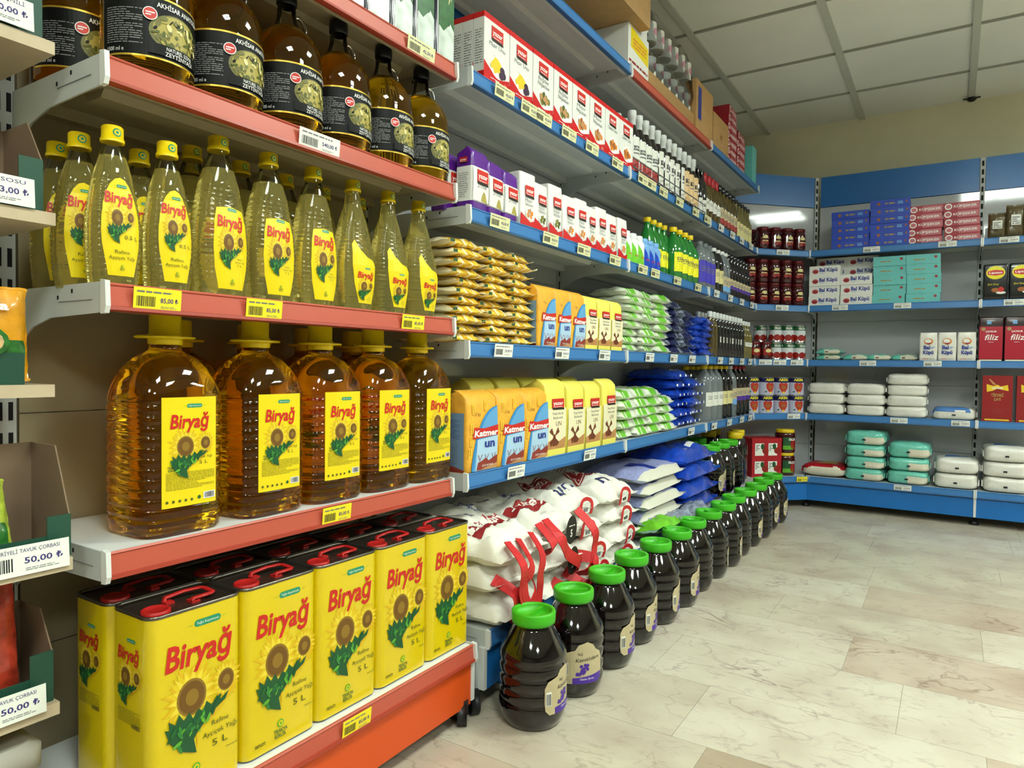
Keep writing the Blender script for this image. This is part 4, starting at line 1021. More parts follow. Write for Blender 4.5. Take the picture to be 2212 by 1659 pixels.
# ---------------------------------------------------------------- jars of dark syrup
mat('juice', '0a0506', .06, coat=.6); mat('lid_green', '3faf1c', .38); mat('lb_cream', 'bcae8a', .5, var=.05, vs=60); mat('lb_violet', '4a2a94', .4); mat('lid_yellow', 'e0c21a', .35)
JP = [(.060, 0), (.068, .004), (.075, .020), (.0785, .030)]
for i in range(4):
    z = .036+i*.0300; JP += [(.0795, z), (.0812, z+.006), (.0812, z+.021), (.0780, z+.0265)]
JP += [(.0812, .160), (.0808, .168), (.0770, .180), (.0620, .206), (.0505, .226), (.0465, .232), (.0465, .242)]
def syrup_jar(lidm, label=True):
    K = Kind('syrup_jar', 'jar'); b = MB(); b.lathe(JP, 'juice', 32); K.add('jar', b)
    l = MB(); l.lathe([(.050, .236), (.0525, .238), (.0535, .246), (.0535, .262), (.0515, .266), (.045, .266), (.0435, .262), (.042, .250), (.001, .250)], lidm, 32, cap0=False, cap1=False)
    l.box(-.041, .041, -.0035, .0035, .250, .2605, lidm); K.add('lid', l)
    c = Canvas(); pts = [(-.050, .060), (-.052, .075), (-.052, .108), (-.044, .122), (-.020, .130), (-.012, .142), (.010, .148), (.026, .140), (.034, .128), (.048, .120), (.054, .104), (.054, .062), (.044, .050), (-.040, .050)]
    c.poly('lb_cream', pts, 0); c.poly('lb_violet', [(-.026, .050), (.044, .050), (.052, .058), (.052, .072), (.0, .066), (-.026, .064)], 1)
    c.text('p_black', 'Kavaklıdere', .012, .104, .0085, 2, w=.062, shear=.25, rot=.08); c.text('p_black', 'Bağ', -.008, .118, .006, 2)
    rd = random.Random(2)
    for i in range(16): c.ell('lb_violet', -.002+rd.uniform(-.014, .014), .084+rd.uniform(-.012, .010), .0042, None, 2, 8)
    c.text('p_white', 'Üzüm Şırası', .01, .059, .0045, 3, w=.036); c.rect('paper', -.049, .070, -.036, .100, 1); c.bars('ink', -.048, .072, -.037, .096, 2, 3, 10)
    m = MB(); m.decal(Canvas().add(c, 0, -.010, 1.08), cyl(.0815), su=.008, lift=.0004); K.add('label', m); return K
SJ = syrup_jar('lid_green')
turns = [.0, -.75, .05, .1, .25, .12, 1.3, .6, .45, 1.0, .2, 1.2, .1, .15]
for i in range(14):
    SJ.place((-.834+.004*(i % 3), 1.420+.2005*i, 0), PI/2+turns[i], f'dark syrup jar with green lid on the floor, {nth(i, 14, "near")}', 'dark jars on the floor')
for i, (y, dp) in enumerate(((3.50, .0), (3.67, .0), (3.84, .0), (3.48, .17), (3.66, .17), (3.83, .17))):
    SJ.place((-1.03-dp, y, zb0+.0), PI/2+.5*(i % 3), f'dark syrup jar with green lid on the base shelf, {["front", "back"][i > 2]} row, {nth(i % 3, 3)}', 'green-lidded jars on the base shelf')
# slim dark bottles with yellow lids at the end of the base shelf
yl_c = Canvas(); yl_c.rect('lb_cream', -.032, .04, .032, .19, 0); yl_c.rect('p_black', -.002, .06, .002, .17, 1)
YL = bottle('syrup_bottle', [(.055, 0), (.062, .01), (.062, .20), (.058, .22), (.040, .255), (.036, .262)], 'juice', [(.040, .258), (.044, .262), (.044, .29), (.040, .294), (.03, .294)], yl_c, .062, 24, .2, 'lid_yellow', 'bottle', 'bottle')
for i, (y, dp) in enumerate(((4.02, .0), (4.18, .03), (4.02, .15), (4.18, .17))):
    YL.place((-1.04-dp, y, zb0), PI/2+.6, f'dark bottle with wide yellow lid, {["front", "back"][i > 1]} row, {["left", "right"][i % 2]}', 'yellow-lidded dark bottles')

# ---------------------------------------------------------------- bottles of the middle and last bays
mat('glass_black', '0c0a10', .05, coat=.7); mat('glass_amber', '4a3c12', .06, coat=.6); mat('glass_olive', '6b6233', .06, coat=.6); mat('glass_green', '16742a', .08, coat=.7); mat('glass_clear', '8a9298', .06, coat=.6, alpha=.55)
mat('cap_silver', 'd3d7d8', .35); mat('cap_white', 'e3e6e6', .35); mat('cap_red', 'a61c26', .35); mat('l_white', 'dadbd3', .5, var=.05, vs=90); mat('l_peach', 'd9b98a', .5, var=.08, vs=90); mat('l_cream', 'd3c98f', .5, var=.05, vs=80)
mat('l_yellow', 'e6e01c', .4, var=.12, vs=90); mat('l_violet', '3d34b4', .4, var=.1, vs=60); mat('l_blue', '6fa4dc', .4, var=.1, vs=60); mat('l_redish', '9c2b2a', .45, var=.3, vs=120)
def slim(h, r, neck=.012, sh=.62):
    return [(r*.9, 0), (r, .006), (r, h*sh), (r*.92, h*(sh+.05)), (r*.6, h*(sh+.14)), (neck, h*(sh+.22)), (neck, h*.97)]
def capp(h, r, hh=.03): return [(r, h-hh), (r+.0008, h-hh+.001), (r+.0008, h-.002), (r-.001, h)]
def band(r, z0, z1, m='l_white', half=1.1, acc=None, txt=None):
    c = Canvas(); hw_ = r*half; c.rect(m, -hw_, z0, hw_, z1, 0)
    if acc: c.rect(acc, -hw_, z0, hw_, z0+(z1-z0)*.35, 1)
    c.lines('ink_grey', -hw_*.7, z0+(z1-z0)*.5, hw_*.7, z0+(z1-z0)*.8, 3, 1, 3, .4)
    if txt: c.text('ink', txt, 0, z0+(z1-z0)*.6, (z1-z0)*.12, 2, w=hw_*1.3)
    return c
syrup = bottle('syrup_bottle', slim(.255, .030, .013, .60), 'glass_black', [(.0148, .186), (.0155, .188), (.0150, .225), (.0175, .226), (.0175, .253), (.016, .256)], band(.030, .02, .150, 'l_white', 1.2, 'l_redish', 'Nar'), .030, 18, 0, 'cap_silver')
syrup2 = bottle('syrup_bottle', slim(.255, .030, .013, .60), 'glass_black', [(.0148, .186), (.0155, .188), (.0150, .225), (.0175, .226), (.0175, .253), (.016, .256)], band(.030, .03, .165, 'l_peach', 1.2, None, 'H'), .030, 18, 0, 'cap_silver')
syrup3 = bottle('syrup_bottle', slim(.255, .030, .013, .60), 'glass_black', [(.0148, .186), (.0155, .188), (.0150, .225), (.0175, .226), (.0175, .253), (.016, .256)], band(.030, .025, .165, 'l_white', .9, None, 'H'), .030, 18, .1, 'cap_silver')
for i in range(12):
    y = 2.513+.0665*i; K = syrup if i < 4 else syrup3 if i < 9 else syrup2
    for r_ in range(2 if i < 3 else 1):
        l, rz = L(y, .048+.062*r_, ZB[4]-.003, .1)
        K.place(l, rz, f'tall dark bottle with white cap, {nth(i, 12)}' + (' behind the row' if r_ else ' on the wire-guarded shelf'), 'white-capped bottles')
dropper = bottle('vinegar_bottle', slim(.235, .026, .010, .62), 'glass_black', [(.011, .215), (.011, .228), (.005, .229), (.004, .243), (.001, .245)], band(.026, .02, .085, 'l_white', 1.0), .026, 16, 0, 'clear_shell')
for i in range(4):
    l, rz = L(3.305+.030*i, .040+.03*(i % 2), ZB[4]-.003); dropper.place(l, rz, f'black bottle with clear pourer, {nth(i, 4)}, after the white caps', 'black bottles with pourers')
amb = bottle('vinegar_bottle', slim(.235, .027, .012, .60), 'glass_amber', capp(.235, .0135, .045), band(.027, .055, .105, 'l_white', 1.1), .027, 16, 0, 'cap_red')
amb2 = bottle('vinegar_bottle', slim(.235, .027, .012, .60), 'glass_amber', capp(.235, .0135, .035), band(.027, .03, .11, 'lb_cream', 1.2, 'l_redish'), .027, 16, 0, 'glass_black')
clr = bottle('vinegar_bottle', slim(.225, .027, .011, .52), 'glass_olive', capp(.225, .0135, .022), band(.027, .02, .10, 'l_cream', 1.2), .027, 16, 0, 'black_plastic')
y = 3.425
for i in range(14):
    K = amb if i < 4 else amb2 if i < 9 else clr
    for r_ in range(2 if i in (0, 1, 2, 3) else 1):
        l, rz = L(y, .045+.058*r_, ZB[4]-.003, .2)
        d = 'amber bottle with red cap' if K is amb else 'amber bottle with ribboned label' if K is amb2 else 'pale bottle with cream label'
        K.place(l, rz, f'{d}, {nth(i, 14)}' + (', second row' if r_ else ''), 'vinegar bottles on the high shelf')
    y += .066
# second shelf (row of vinegars, salts)
def canister(name, m, acc, txt):
    c = Canvas(); c.rect(m, -.030, .003, .030, .085, 0); c.poly(acc, [(-.03, .003), (.012, .003), (-.012, .06), (-.03, .085)], 1); c.text('p_red', txt, .004, .03, .011, 2, w=.04)
    return bottle(name, [(.0255, 0), (.027, .003), (.027, .088), (.024, .094), (.019, .098)], m, [(.0195, .096), (.0205, .098), (.0205, .116), (.018, .119), (.01, .12)], c, .027, 18, 0, 'cap_white' if m != 'l_blue' else 'l_blue', 'canister')
SA = canister('salt_canister', 'cap_white', 'b_green', 'salt'); SB_ = canister('salt_canister', 'l_blue', 'b_blue', 'petuz')
for i in range(3):
    l, rz = L(2.43+.062*i+.0, .034, ZB[3]-.003); SA.place(l, rz, f'white salt canister, {nth(i, 3)}, at the start of the middle bay', 'white salt canisters')
    l, rz = L(2.615+.06*i, .036, ZB[3]-.003); SB_.place(l, rz, f'light blue salt canister, {nth(i, 3)}, before the green bottles', 'light blue salt canisters')
grn = bottle('lemon_bottle', [(.034, 0), (.038, .005), (.038, .120), (.035, .145), (.024, .178), (.013, .205), (.0125, .228)], 'glass_green', capp(.243, .0155, .020), band(.038, .045, .115, 'l_yellow', 1.0, None, 'Limon'), .038, 20, 0, 'cap_yellow')
grb = bottle('lemon_bottle', [(.040, 0), (.045, .005), (.045, .135), (.040, .160), (.024, .185), (.014, .202), (.0135, .220)], 'glass_green', capp(.236, .017, .022), band(.045, .035, .120, 'l_yellow', 1.0, None, 'Limon'), .045, 20, 0, 'cap_yellow')
for i in range(4):
    l, rz = L(2.79+.073*i*.9, .088, ZB[3]-.003, .1); grn.place(l, rz, f'slim green lemon bottle with yellow cap, {nth(i, 4)}', 'slim green lemon bottles')
for i in range(4):
    l, rz = L(3.01+.088*i*.86, .052, ZB[3]-.003, .1); grb.place(l, rz, f'wide green lemon bottle with yellow cap, {nth(i, 4)}', 'wide green lemon bottles')
def pet(h, r, m, capm, lab, name='vinegar_bottle'):
    return bottle(name, [(r*.85, 0), (r, .006), (r*.96, h*.25), (r, h*.30), (r, h*.55), (r*.95, h*.62), (r*.98, h*.68), (r*.7, h*.82), (.013, h*.91), (.0125, h*.97)], m, capp(h, .0155, .018), lab, r, 20, 0, capm)
v1 = pet(.232, .036, 'glass_clear', 'glass_clear', band(.036, .03, .135, 'l_violet', 1.15)); v2 = pet(.232, .035, 'glass_black', 'cap_white', band(.035, .05, .12, 'l_cream', 1.1)); v3 = pet(.235, .033, 'glass_clear', 'cap_white', band(.033, .02, .10, 'lb_cream', 1.2, 'l_blue')); v4 = bottle('vinegar_bottle', slim(.245, .031, .012, .60), 'glass_black', capp(.245, .0135, .03), band(.031, .045, .10, 'lb_cream', 1.3, 'lb_violet'), .031, 18, 0, 'glass_black')
y = 3.385
for i in range(14):
    K = v1 if i < 3 else v2 if i < 5 else v3 if i < 7 else v4
    d = 'clear violet-labelled bottle' if K is v1 else 'dark cream-labelled bottle' if K is v2 else 'clear bottle with white cap' if K is v3 else 'slim dark bottle with violet-edged label'
    l, rz = L(y, .048, ZB[3]-.003, .2); K.place(l, rz, f'{d}, {nth(i, 14)} on its shelf', 'vinegar bottles on the fourth shelf'); y += .075 if i < 5 else .066
# third shelf of the last bay: rows of slim bottles
t1 = bottle('sauce_bottle', slim(.236, .027, .011, .66), 'glass_amber', capp(.236, .0125, .03), None, None, 16, 0, 'cap_silver'); t1b = bottle('sauce_bottle', slim(.236, .027, .011, .66), 'glass_black', capp(.236, .0125, .03), band(.027, .08, .11, 'l_white', .5), .027, 16, .2, 'cap_silver'); t2 = bottle('sauce_bottle', slim(.225, .028, .012, .60), 'glass_olive', capp(.225, .0135, .025), band(.028, .075, .10, 'l_white', .8), .028, 16, 0, 'cap_silver')
y = 3.545
for i in range(14):
    for r_ in range(2):
        K = t1 if i < 2 else t1b if i < 11 else t2
        l, rz = L(y, .040+.060*r_, ZB[2]-.003, .2)
        K.place(l, rz, f'slim {"brown" if i < 11 else "pale"} sauce bottle, {nth(i, 14)}, {["front", "back"][r_]} row', 'slim sauce bottles')
    y += .0605
# second shelf from the bottom: clear and dark vinegar bottles
w1 = pet(.285, .044, 'glass_clear', 'cap_yellow', band(.044, .08, .15, 'l_white', 1.1)); w2 = pet(.285, .044, 'glass_black', 'cap_yellow', band(.044, .08, .15, 'l_cream', 1.1)); w3 = pet(.285, .042, 'glass_clear', 'cap_white', band(.042, .07, .16, 'lb_cream', 1.2, 'l_blue')); w4 = pet(.285, .044, 'juice', 'cap_red', band(.044, .09, .16, 'lb_cream', 1.1, 'lb_violet'))
for i, K in enumerate((w1, w1, w1, w2, w2, w3, w4, w4, w4)):
    d = {id(w1): 'clear bottle with white label', id(w2): 'black bottle with cream label', id(w3): 'clear bottle with pale blue label', id(w4): 'dark bottle with red cap'}[id(K)]
    l, rz = L(3.52+.100*i*.97, .055, ZB[1]-.003, .2); K.place(l, rz, f'large {d}, {nth(i, 9)}', 'large vinegar bottles', sc=(1, 1, 1.02))
    l, rz = L(3.55+.100*i*.97, .160, ZB[1]-.003, .2); K.place(l, rz, f'large {d} in the back row, {nth(i, 9)}', 'large vinegar bottles')
# wire guard on the fourth shelf
g = MB()
for z in (.018, .052): g.tube([(0, -.0, z), (.91, -.0, z)], .0027, 'steel', 6)
for x in (0, .07, .91-.07, .91): g.tube([(x, 0, .004), (x, 0, .052)], .0018, 'steel', 6)
for i in range(1, 9): g.tube([(i*.1, 0, .018), (i*.1, 0, .052)], .0012, 'steel', 6)
for x in (0, .91): g.tube([(x, 0, .052), (x, .06, .052), (x, .09, .004)], .0018, 'steel', 6)
Kind('wire_guard', 'wire guard').one(g).place((-D0-.006, 2.42, ZB[4]-.003), PI/2, 'chrome wire guard in front of the white-capped bottles')

# ---------------------------------------------------------------- stock on the top shelves
mat('cardboard', 'a58254', .8, var=.06, vs=30); mat('cardboard2', 'b08a58', .8, var=.06, vs=30); mat('tape', 'c8a870', .3); mat('box_red', '9c1d2c', .4, var=.08, vs=40); mat('box_teal', '66b9b8', .45, var=.06, vs=40); mat('box_blue', '2546b4', .4, var=.06, vs=50)
zt = ZT-.003
cb = carton(.98, .27, .24, 'cardboard'); cb.box(-.49, .49, -.03, .03, .2402, .2406, 'tape')
Kind('cardboard_box', 'box').one(cb).place((-D0-.10, 1.985, zt+.157), PI/2, 'large plain cardboard box high above the starch boxes')
c = Canvas(); c.poly('p_yellow', [(-.075, .075), (.095, .055), (.095, .125), (-.075, .150)], 0); c.lines('p_orange', -.055, .082, .07, .12, 3, 1); c.lines('p_wine', -.09, .02, .09, .035, 1, 1, 4, .6)
Kind('white_box', 'box').one(carton(.20, .25, .155, 'carton_white', c)).place((-D0-.132, 2.470, zt), PI/2, 'low white box with yellow flash at the end of the top shelf')
c = Canvas(); c.rrect('p_navy2', -.012, .04, .008, .10, .008, 1); c.rrect('cap_red', -.010, .07, .006, .11, .006, 2)
Kind('white_box', 'box').one(carton(.055, .24, .22, 'carton_white', c)).place((-D0-.130, 2.530, zt+.156), PI/2, 'narrow white box standing on the low white box')
Kind('cardboard_box', 'box').one(carton(.40, .20, .155, 'cardboard2')).place((-D0-.165, 1.75, zt), PI/2, 'cardboard box carrying the left half of the large one')
# shrink-wrapped pack: two layers of bottles on a card tray inside clear film
K = Kind('shrink_wrapped_pack', 'multipack')
b = MB(); b.box(-.31, .31, -.12, .12, 0, .07, 'cardboard'); K.add('tray', b)
n_ = 0
for lz in (.07, .21):
    for ix in range(7):
        for iy in range(2):
            bt = MB(); x, yy = -.265+.088*ix, -.075+.09*iy
            bt.lathe([(.03, lz+.002), (.034, lz+.006), (.034, lz+.085), (.022, lz+.105), (.013, lz+.115), (.013, lz+.13)], 'glass_olive' if (ix+iy) % 3 else 'glass_clear', 14, cx=x, cy=yy)
            e = MB(); cc = Canvas(); cc.rect('l_white', -.075, lz+.008, .075, lz+.086, 0); cc.ell('p_pink' if 'p_pink' in MATS else mat('p_pink', 'c98aa0', .5), 0, lz+.048, .016, None, 1, 12)
            f_ = cyl(.0350); e.decal(cc, lambda a, z, h, f_=f_, x=x, yy=yy: (f_(a, z, h)[0]+x, f_(a, z, h)[1]+yy, z), su=.01)
            K.add('bottle', bt, [('label', e)])
w_ = pillow(.63, .25, .30, lambda u, v, t: 'film', 5, 16, 10, 'x', 0, None, .004, 9); w_.v = [(x, y, z+.05) for x, y, z in w_.v]; K.add('shrink_film', w_)
K.place((-D0-.14, 2.88, zt), PI/2, 'clear shrink-wrapped pack of labelled jars on the red-railed top shelf')
c = Canvas(); c.rect('p_blueink', -.10, .06, -.05, .21, 0)
Kind('cardboard_box', 'box').one(carton(.26, .26, .235, 'cardboard2', c)).place((-D0-.14, 3.30, zt), PI/2, 'tan cardboard box with blue label right of the shrink-wrapped pack')
c = Canvas(); c.text('p_nut', 'M', 0, .05, .04, 1)
Kind('cardboard_box', 'box').one(carton(.27, .26, .17, 'cardboard2', c)).place((-D0-.14, 3.58, zt), PI/2, 'low tan cardboard box left of the red cartons')
def longbox(w, d, h, m, front, side=None): return Kind('sugar_box', 'box').one(carton(w, d, h, m, front, side))
def kup(w=.17, h=.05):
    c = Canvas(); c.rect('rose_print_glare' if 'rose_print_glare' in MATS else mat('rose_print_glare', 'bd6a74', .45), -w*.1, .004, w/2-.003, h-.006, 0); c.ell('p_white', -w*.37, h/2, h*.42, h*.40, 1); c.ell('rose_print_glare', -w*.37, h/2, h*.30, h*.26, 2); c.text('p_white', 'KÜPŞEKER', w*.10, h*.34, h*.30, 2, w=w*.64, bold=.02); return c  # wide rose panel paints the pink glare on the glossy dark red front
RB = longbox(.170, .10, .043, 'box_red', kup(.17, .043), None)
for k in range(7):
    for r_ in range(2 if k < 5 else 1):
        l, rz = L(3.83+.185*r_, .07, zt+.0435*k, .05); RB.place(l, rz, f'red sugar box on the top shelf, {lev(k, 7)}, {["left", "right"][r_]} stack', 'red sugar boxes on the top shelf')
TB0 = longbox(.10, .10, .21, 'box_teal', None); l, rz = L(4.26, .055, zt); TB0.place(l, rz, 'teal box standing at the far end of the top shelf')
# ---------------------------------------------------------------- far wall: sugar boxes
mat('p_gold3', '9d8a5a', .5); mat('foil_redbag', 'a81422', .35, var=.1, vs=60); mat('lipton_black', '0e0f10', .25, coat=.5); mat('lipton_yellow', 'e6d90e', .4); mat('filiz_red', 'a8122e', .35, coat=.3); mat('filiz_dark', '2c1416', .3, coat=.4); mat('tea_red', '8f1519', .35, coat=.3)
mat('teal_bag', '6abfae', .3, coat=.4, var=.12, vs=50); mat('white_bag', 'dddbd3', .35, coat=.2, var=.05, vs=50); mat('seam_bag', 'd6d0bd', .4, var=.05, vs=50)
def boxart(w, h, kind):
    c = Canvas()
    if kind == 'blue':
        c.ell('p_nut', -w*.28, h*.5, h*.20, None, 1, 12); c.lines('p_gold3', -w*.12, h*.4, w*.15, h*.65, 1, 1, 4, .8); c.lines('l_blue', w*.2, h*.35, w*.34, h*.75, 2, 1, 3, .7); c.ell('p_nut', w*.42, h*.6, h*.13, None, 1, 10)
    elif kind == 'bal':
        c.ell('rose_print_glare', -w*.30, h*.46, h*.30, h*.24, 1, 14); c.ell('p_wine', -w*.30, h*.42, h*.24, h*.17, 2, 12); c.text('p_blueink', 'Bal Küpü', w*.12, h*.42, h*.36, 1, w=w*.58, bold=.035); c.lines('l_blue', -w*.15, h*.26, 0, h*.34, 1, 1)
    elif kind == 'teal':
        c.ell('p_wine', w*.36, h*.68, h*.14, None, 1, 10); c.lines('p_gold3', -w*.28, h*.40, w*.05, h*.58, 1, 1, 5, .7)
    return c
BX = {'blue': longbox(.205, .12, .0452, 'box_blue', boxart(.205, .0452, 'blue')), 'red': longbox(.170, .11, .0435, 'box_red', kup(.17, .0435)),
      'bal': longbox(.174, .11, .0615, 'carton_white', boxart(.174, .0615, 'bal')), 'teal': longbox(.170, .12, .0555, 'box_teal', boxart(.17, .0555, 'teal'))}
def estack(K, x, n, z0, dz, dep, label, group, j=.01, jx=.003, first=0):
    for k in range(n):
        l, rz = E(x+RD.uniform(-jx, jx), dep+RD.uniform(-.004, .004), z0+dz*(k+first), j)
        K.place(l, rz, f'{label}, {lev(k, n)}', group)
z = ZB[4]-.003
estack(BX['blue'], -.540, 5, z, .0456, .075, 'long blue sugar box in the left blue stack', 'blue sugar boxes', .015)
estack(BX['blue'], -.332, 6, z, .0456, .075, 'long blue sugar box in the taller blue stack', 'blue sugar boxes', .015)
estack(BX['red'], -.150, 5, z, .0439, .075, 'red sugar box in the left red stack', 'red sugar boxes on the far wall', .02, .004)
estack(BX['red'], .025, 5, z, .0439, .075, 'red sugar box in the right red stack', 'red sugar boxes on the far wall', .02, .006)
z = ZB[3]-.003
estack(BX['bal'], -.676, 4, z, .0618, .070, 'white sugar box with blue lettering, left white stack', 'white sugar boxes', .015)
estack(BX['bal'], -.498, 3, z, .0618, .070, 'white sugar box with blue lettering, right white stack', 'white sugar boxes', .015)
for i, x in enumerate((-.655, -.480)):
    for k in range(5): l, rz = E(x, .190, z+.0618*k, .01); BX['bal'].place(l, rz, f'white sugar box in the back row, {["left", "right"][i]} pile, {lev(k, 5)}', 'white sugar boxes')
estack(BX['teal'], -.325, 5, z, .0558, .075, 'turquoise box in the left turquoise stack', 'turquoise boxes', .015, .004)
estack(BX['teal'], -.152, 5, z, .0558, .075, 'turquoise box in the right turquoise stack', 'turquoise boxes', .015, .004)
# bags on the far wall
z = ZB[2]-.003
def loaf_kinds(name, w, d, h, fm, n, deco=None, p=5.0):
    out = []
    for s in range(n):
        mb = MB(); NZ, NA = 12, 44; off = s*5.3+h*40; rings = []
        for j in range(NZ+1):
            t = -1+2*j/NZ; t = math.copysign(abs(t)**.8, t); g = (1-abs(t)**p)**(1/p) if abs(t) < 1 else .55
            g = max(g, .55); r = sring(w/2*g, d/2*g, 5.5, h/2+h/2*t, NA)
            rings.append([(x+noise.noise(Vector((x*14+off, y*14, q*30)))*.006, y+noise.noise(Vector((x*14, y*14+off, q*30)))*.005, max(0, q+noise.noise(Vector((x*18, y*18, off)))*.006*(t > -.5))) for x, y, q in r])
        b = len(mb.v)
        for r in rings: mb.v += r
        for j in range(NZ):
            for i in range(NA):
                k = (i+1) % NA; u, v = rings[j][i][0]/(w/2), rings[j][i][1]/(d/2)
                mb.face((b+j*NA+i, b+j*NA+k, b+(j+1)*NA+k, b+(j+1)*NA+i), fm(u, v if j < NZ*.55 else v*.75, j >= NZ*.5, s), True)
        c_ = len(mb.v); mb.v.append((0, 0, h*1.0)); mb.v.append((0, 0, 0))
        for i in range(NA):
            k = (i+1) % NA; u, v = rings[-1][i][0]/(w/2)*.5, rings[-1][i][1]/(d/2)*.5
            mb.face((b+NZ*NA+i, b+NZ*NA+k, c_), fm(u, v, True, s), True); mb.face((b+k, b+i, c_+1), fm(u, v, False, s), True)
        for sd in (-1, 1):            # folded end flaps
            x = sd*(w/2+.001); mb.ext([(-d*.36, h*.30), (d*.36, h*.30), (d*.30, h*.62), (-d*.30, h*.66)], 'x', min(x, x+sd*.004), max(x, x+sd*.004), fm(sd*.9, 0, True, s))
        if deco: mb.decal(deco, lambda a, b_, q: (a, -d/2-.0045-q, b_*h/.045))
        out.append(Kind(name, 'bag').one(mb))
    return out
tf = lambda u, v, t, s=0: 'seam_bag' if (v < -.6 and (not t or v < -.8) and u > -.3) else 'teal_bag'
tagc = Canvas(); tagc.rect('ink', -.012, .016, .006, .021, 1)
TB = bag_kinds('sugar_bag', .140, .20, .040, tf, 2, 'teal_bag', 'x', .010, .003, tagc)
for i, (x, n) in enumerate(((-.645, 2), (-.49, 1), (-.375, 1), (-.235, 1))):
    for k in range(n): l, rz = E(x, .115, z+.036*k, .08); TB[i % 2].place(l, rz, f'flat turquoise bag lying on the middle shelf, {nth(i, 4)}' + (', on top' if k else ''), 'flat turquoise bags')
c = Canvas(); c.ell('p_orange', 0, .112, .022, .018, 1, 16); c.ell('carton_white', -.002, .114, .016, .012, 2, 14); c.poly('p_wine', [(-.016, .104), (.016, .104), (.002, .092)], 2)
c.text('p_blueink', 'Bal', -.008, .068, .020, 1, w=.032, bold=.04); c.text('p_blueink', 'Küpü', .0, .040, .020, 1, w=.052, bold=.04); c.lines('l_blue', .012, .072, .032, .084, 2, 1); c.lines('p_red', -.03, .012, .0, .017, 1, 1); c.lines('p_grey', .004, .012, .03, .017, 1, 1)
BK = Kind('sugar_pack', 'pack').one(brick(.086, .07, .163, 'white_bag', c, None, 'flat', seed=4, bulge=.003))
for i, x in enumerate((-.118, -.027, .066)):
    l, rz = E(x, .045, z, .03); BK.place(l, rz, f'upright white paper sugar pack, {nth(i, 3)} of three', 'upright white sugar packs')
z = ZB[1]-.003
wf = lambda u, v, t, s=0: 'p_fadedblue' if (t and v > .2 and s == 1 and abs(u) < .6) else 'white_bag'
mat('p_fadedblue', '4a78b8', .4)
WB = loaf_kinds('sugar_bag', .207, .21, .067, wf, 3)
for i, (x, n) in enumerate(((-.652, 3), (-.436, 3), (-.220, 4))):
    for k in range(n): l, rz = E(x, .118, z+.0635*k, .04); WB[(i+k) % 3].place(l, rz, f'plump white sugar bag, {nth(i, 3)} stack, {lev(k, n)}', 'plump white sugar bags')
BWf = lambda u, v, t, s=0: 'p_fadedblue' if (t and v < .5 and v > -.75 and u < .7) else 'white_bag'
BW = loaf_kinds('sugar_bag', .207, .21, .070, BWf, 1, tagc)[0]
l, rz = E(.018, .118, z, 0); BW.place(l, rz, 'single flat blue-topped white sugar bag right of the white stacks')
z = ZB[0]-.003
rf = lambda u, v, t, s=0: 'seam_bag' if (v < -.7) else ('p_khaki' if (t and abs(u-.1) < .3 and -.3 < v < .3) else 'foil_redbag')
R1 = loaf_kinds('rice_bag', .245, .24, .080, rf, 1, None, 3.2)[0]
l, rz = E(-.650, .07, z, 0); R1.place(l, rz, 'flat red bag with pale front seam lying on the far base shelf')
TL = loaf_kinds('sugar_bag', .207, .25, .074, tf, 3, tagc)
for i, (x, n, h_) in enumerate(((-.425, 4, 1), (-.195, 3, 1.08))):
    for k in range(n):
        l, rz = E(x+RD.uniform(-.008, .008), .065, z+.0705*k*h_, .06); TL[(i+k) % 3].place(l, rz, f'large turquoise bag, {["left", "right"][i]} turquoise stack, {lev(k, n)}', 'large turquoise bags', sc=(1, 1, h_*(1.12 if k == n-1 else 1)))
WL = loaf_kinds('sugar_bag', .207, .25, .086, lambda u, v, t, s=0: 'p_fadedblue' if (t and abs(u) < .35 and -.1 < v < .5) else 'white_bag', 2, tagc)
for i, (x, n) in enumerate(((.035, 2), (.262, 3))):
    for k in range(n):
        l, rz = E(x, .065, z+.083*k, .04); WL[(i+k) % 2].place(l, rz, f'large white bag, base shelf, {["left stack", "stack at the view edge"][i]}, {lev(k, n)}', 'large white bags')
# last bay, cut by the edge
z = ZB[4]-.003
mat('p_spice', '5b4f33', .35, coat=.4, var=.3, vs=60)
def pouch(w, h, d, mfn, seed=0, fin=.012, mfin=None):
    mb = pillow(w, h, d, mfn, seed, 14, 14, 'y', fin, mfin, .003, 3.2, .45)
    mb.v = [(x, d/2-z_, y+h/2+fin) for x, y, z_ in mb.v]; return mb
sp = pouch(.085, .13, .05, lambda u, v, t: 'p_spice', 3, .008, 'p_spice'); cs = Canvas(); cs.rect('paper', -.022, .055, .022, .10, 0); cs.lines('ink_grey', -.018, .06, .018, .095, 4, 1); sp.decal(cs, flat_front(-.028))
SP = Kind('spice_bag', 'bag').one(sp)
for i, x in enumerate((.190, .270, .345)): l, rz = E(x, .06, z, .15); SP.place(l, rz, f'brown bag with paper label on the cut-off bay, {nth(i, 3)}', 'brown paper-labelled bags', sc=(1, 1, 1+.25*(i > 0)))
z = ZB[3]-.003
c = Canvas(); c.ell('lipton_yellow', .0, .150, .043, .036, 0, 24); c.poly('p_red', [(-.036, .140), (.0, .134), (.036, .140), (.036, .160), (.0, .166), (-.036, .160)], 1); c.text('p_white', 'Lipton', 0, .145, .011, 2, w=.058, bold=.02)
c.text('lipton_yellow', 'Earl Grey', -.01, .082, .010, 1, w=.05, shear=.2); c.ell('p_nut', 0, .055, .018, .012, 1); c.ell('p_red', .026, .058, .014, .014, 2); c.ell('p_white', .026, .040, .022, .007, 1)
LP = Kind('tea_pack', 'pack').one(brick(.110, .07, .198, 'lipton_black', c, None, 'flat', seed=6, bulge=.003))
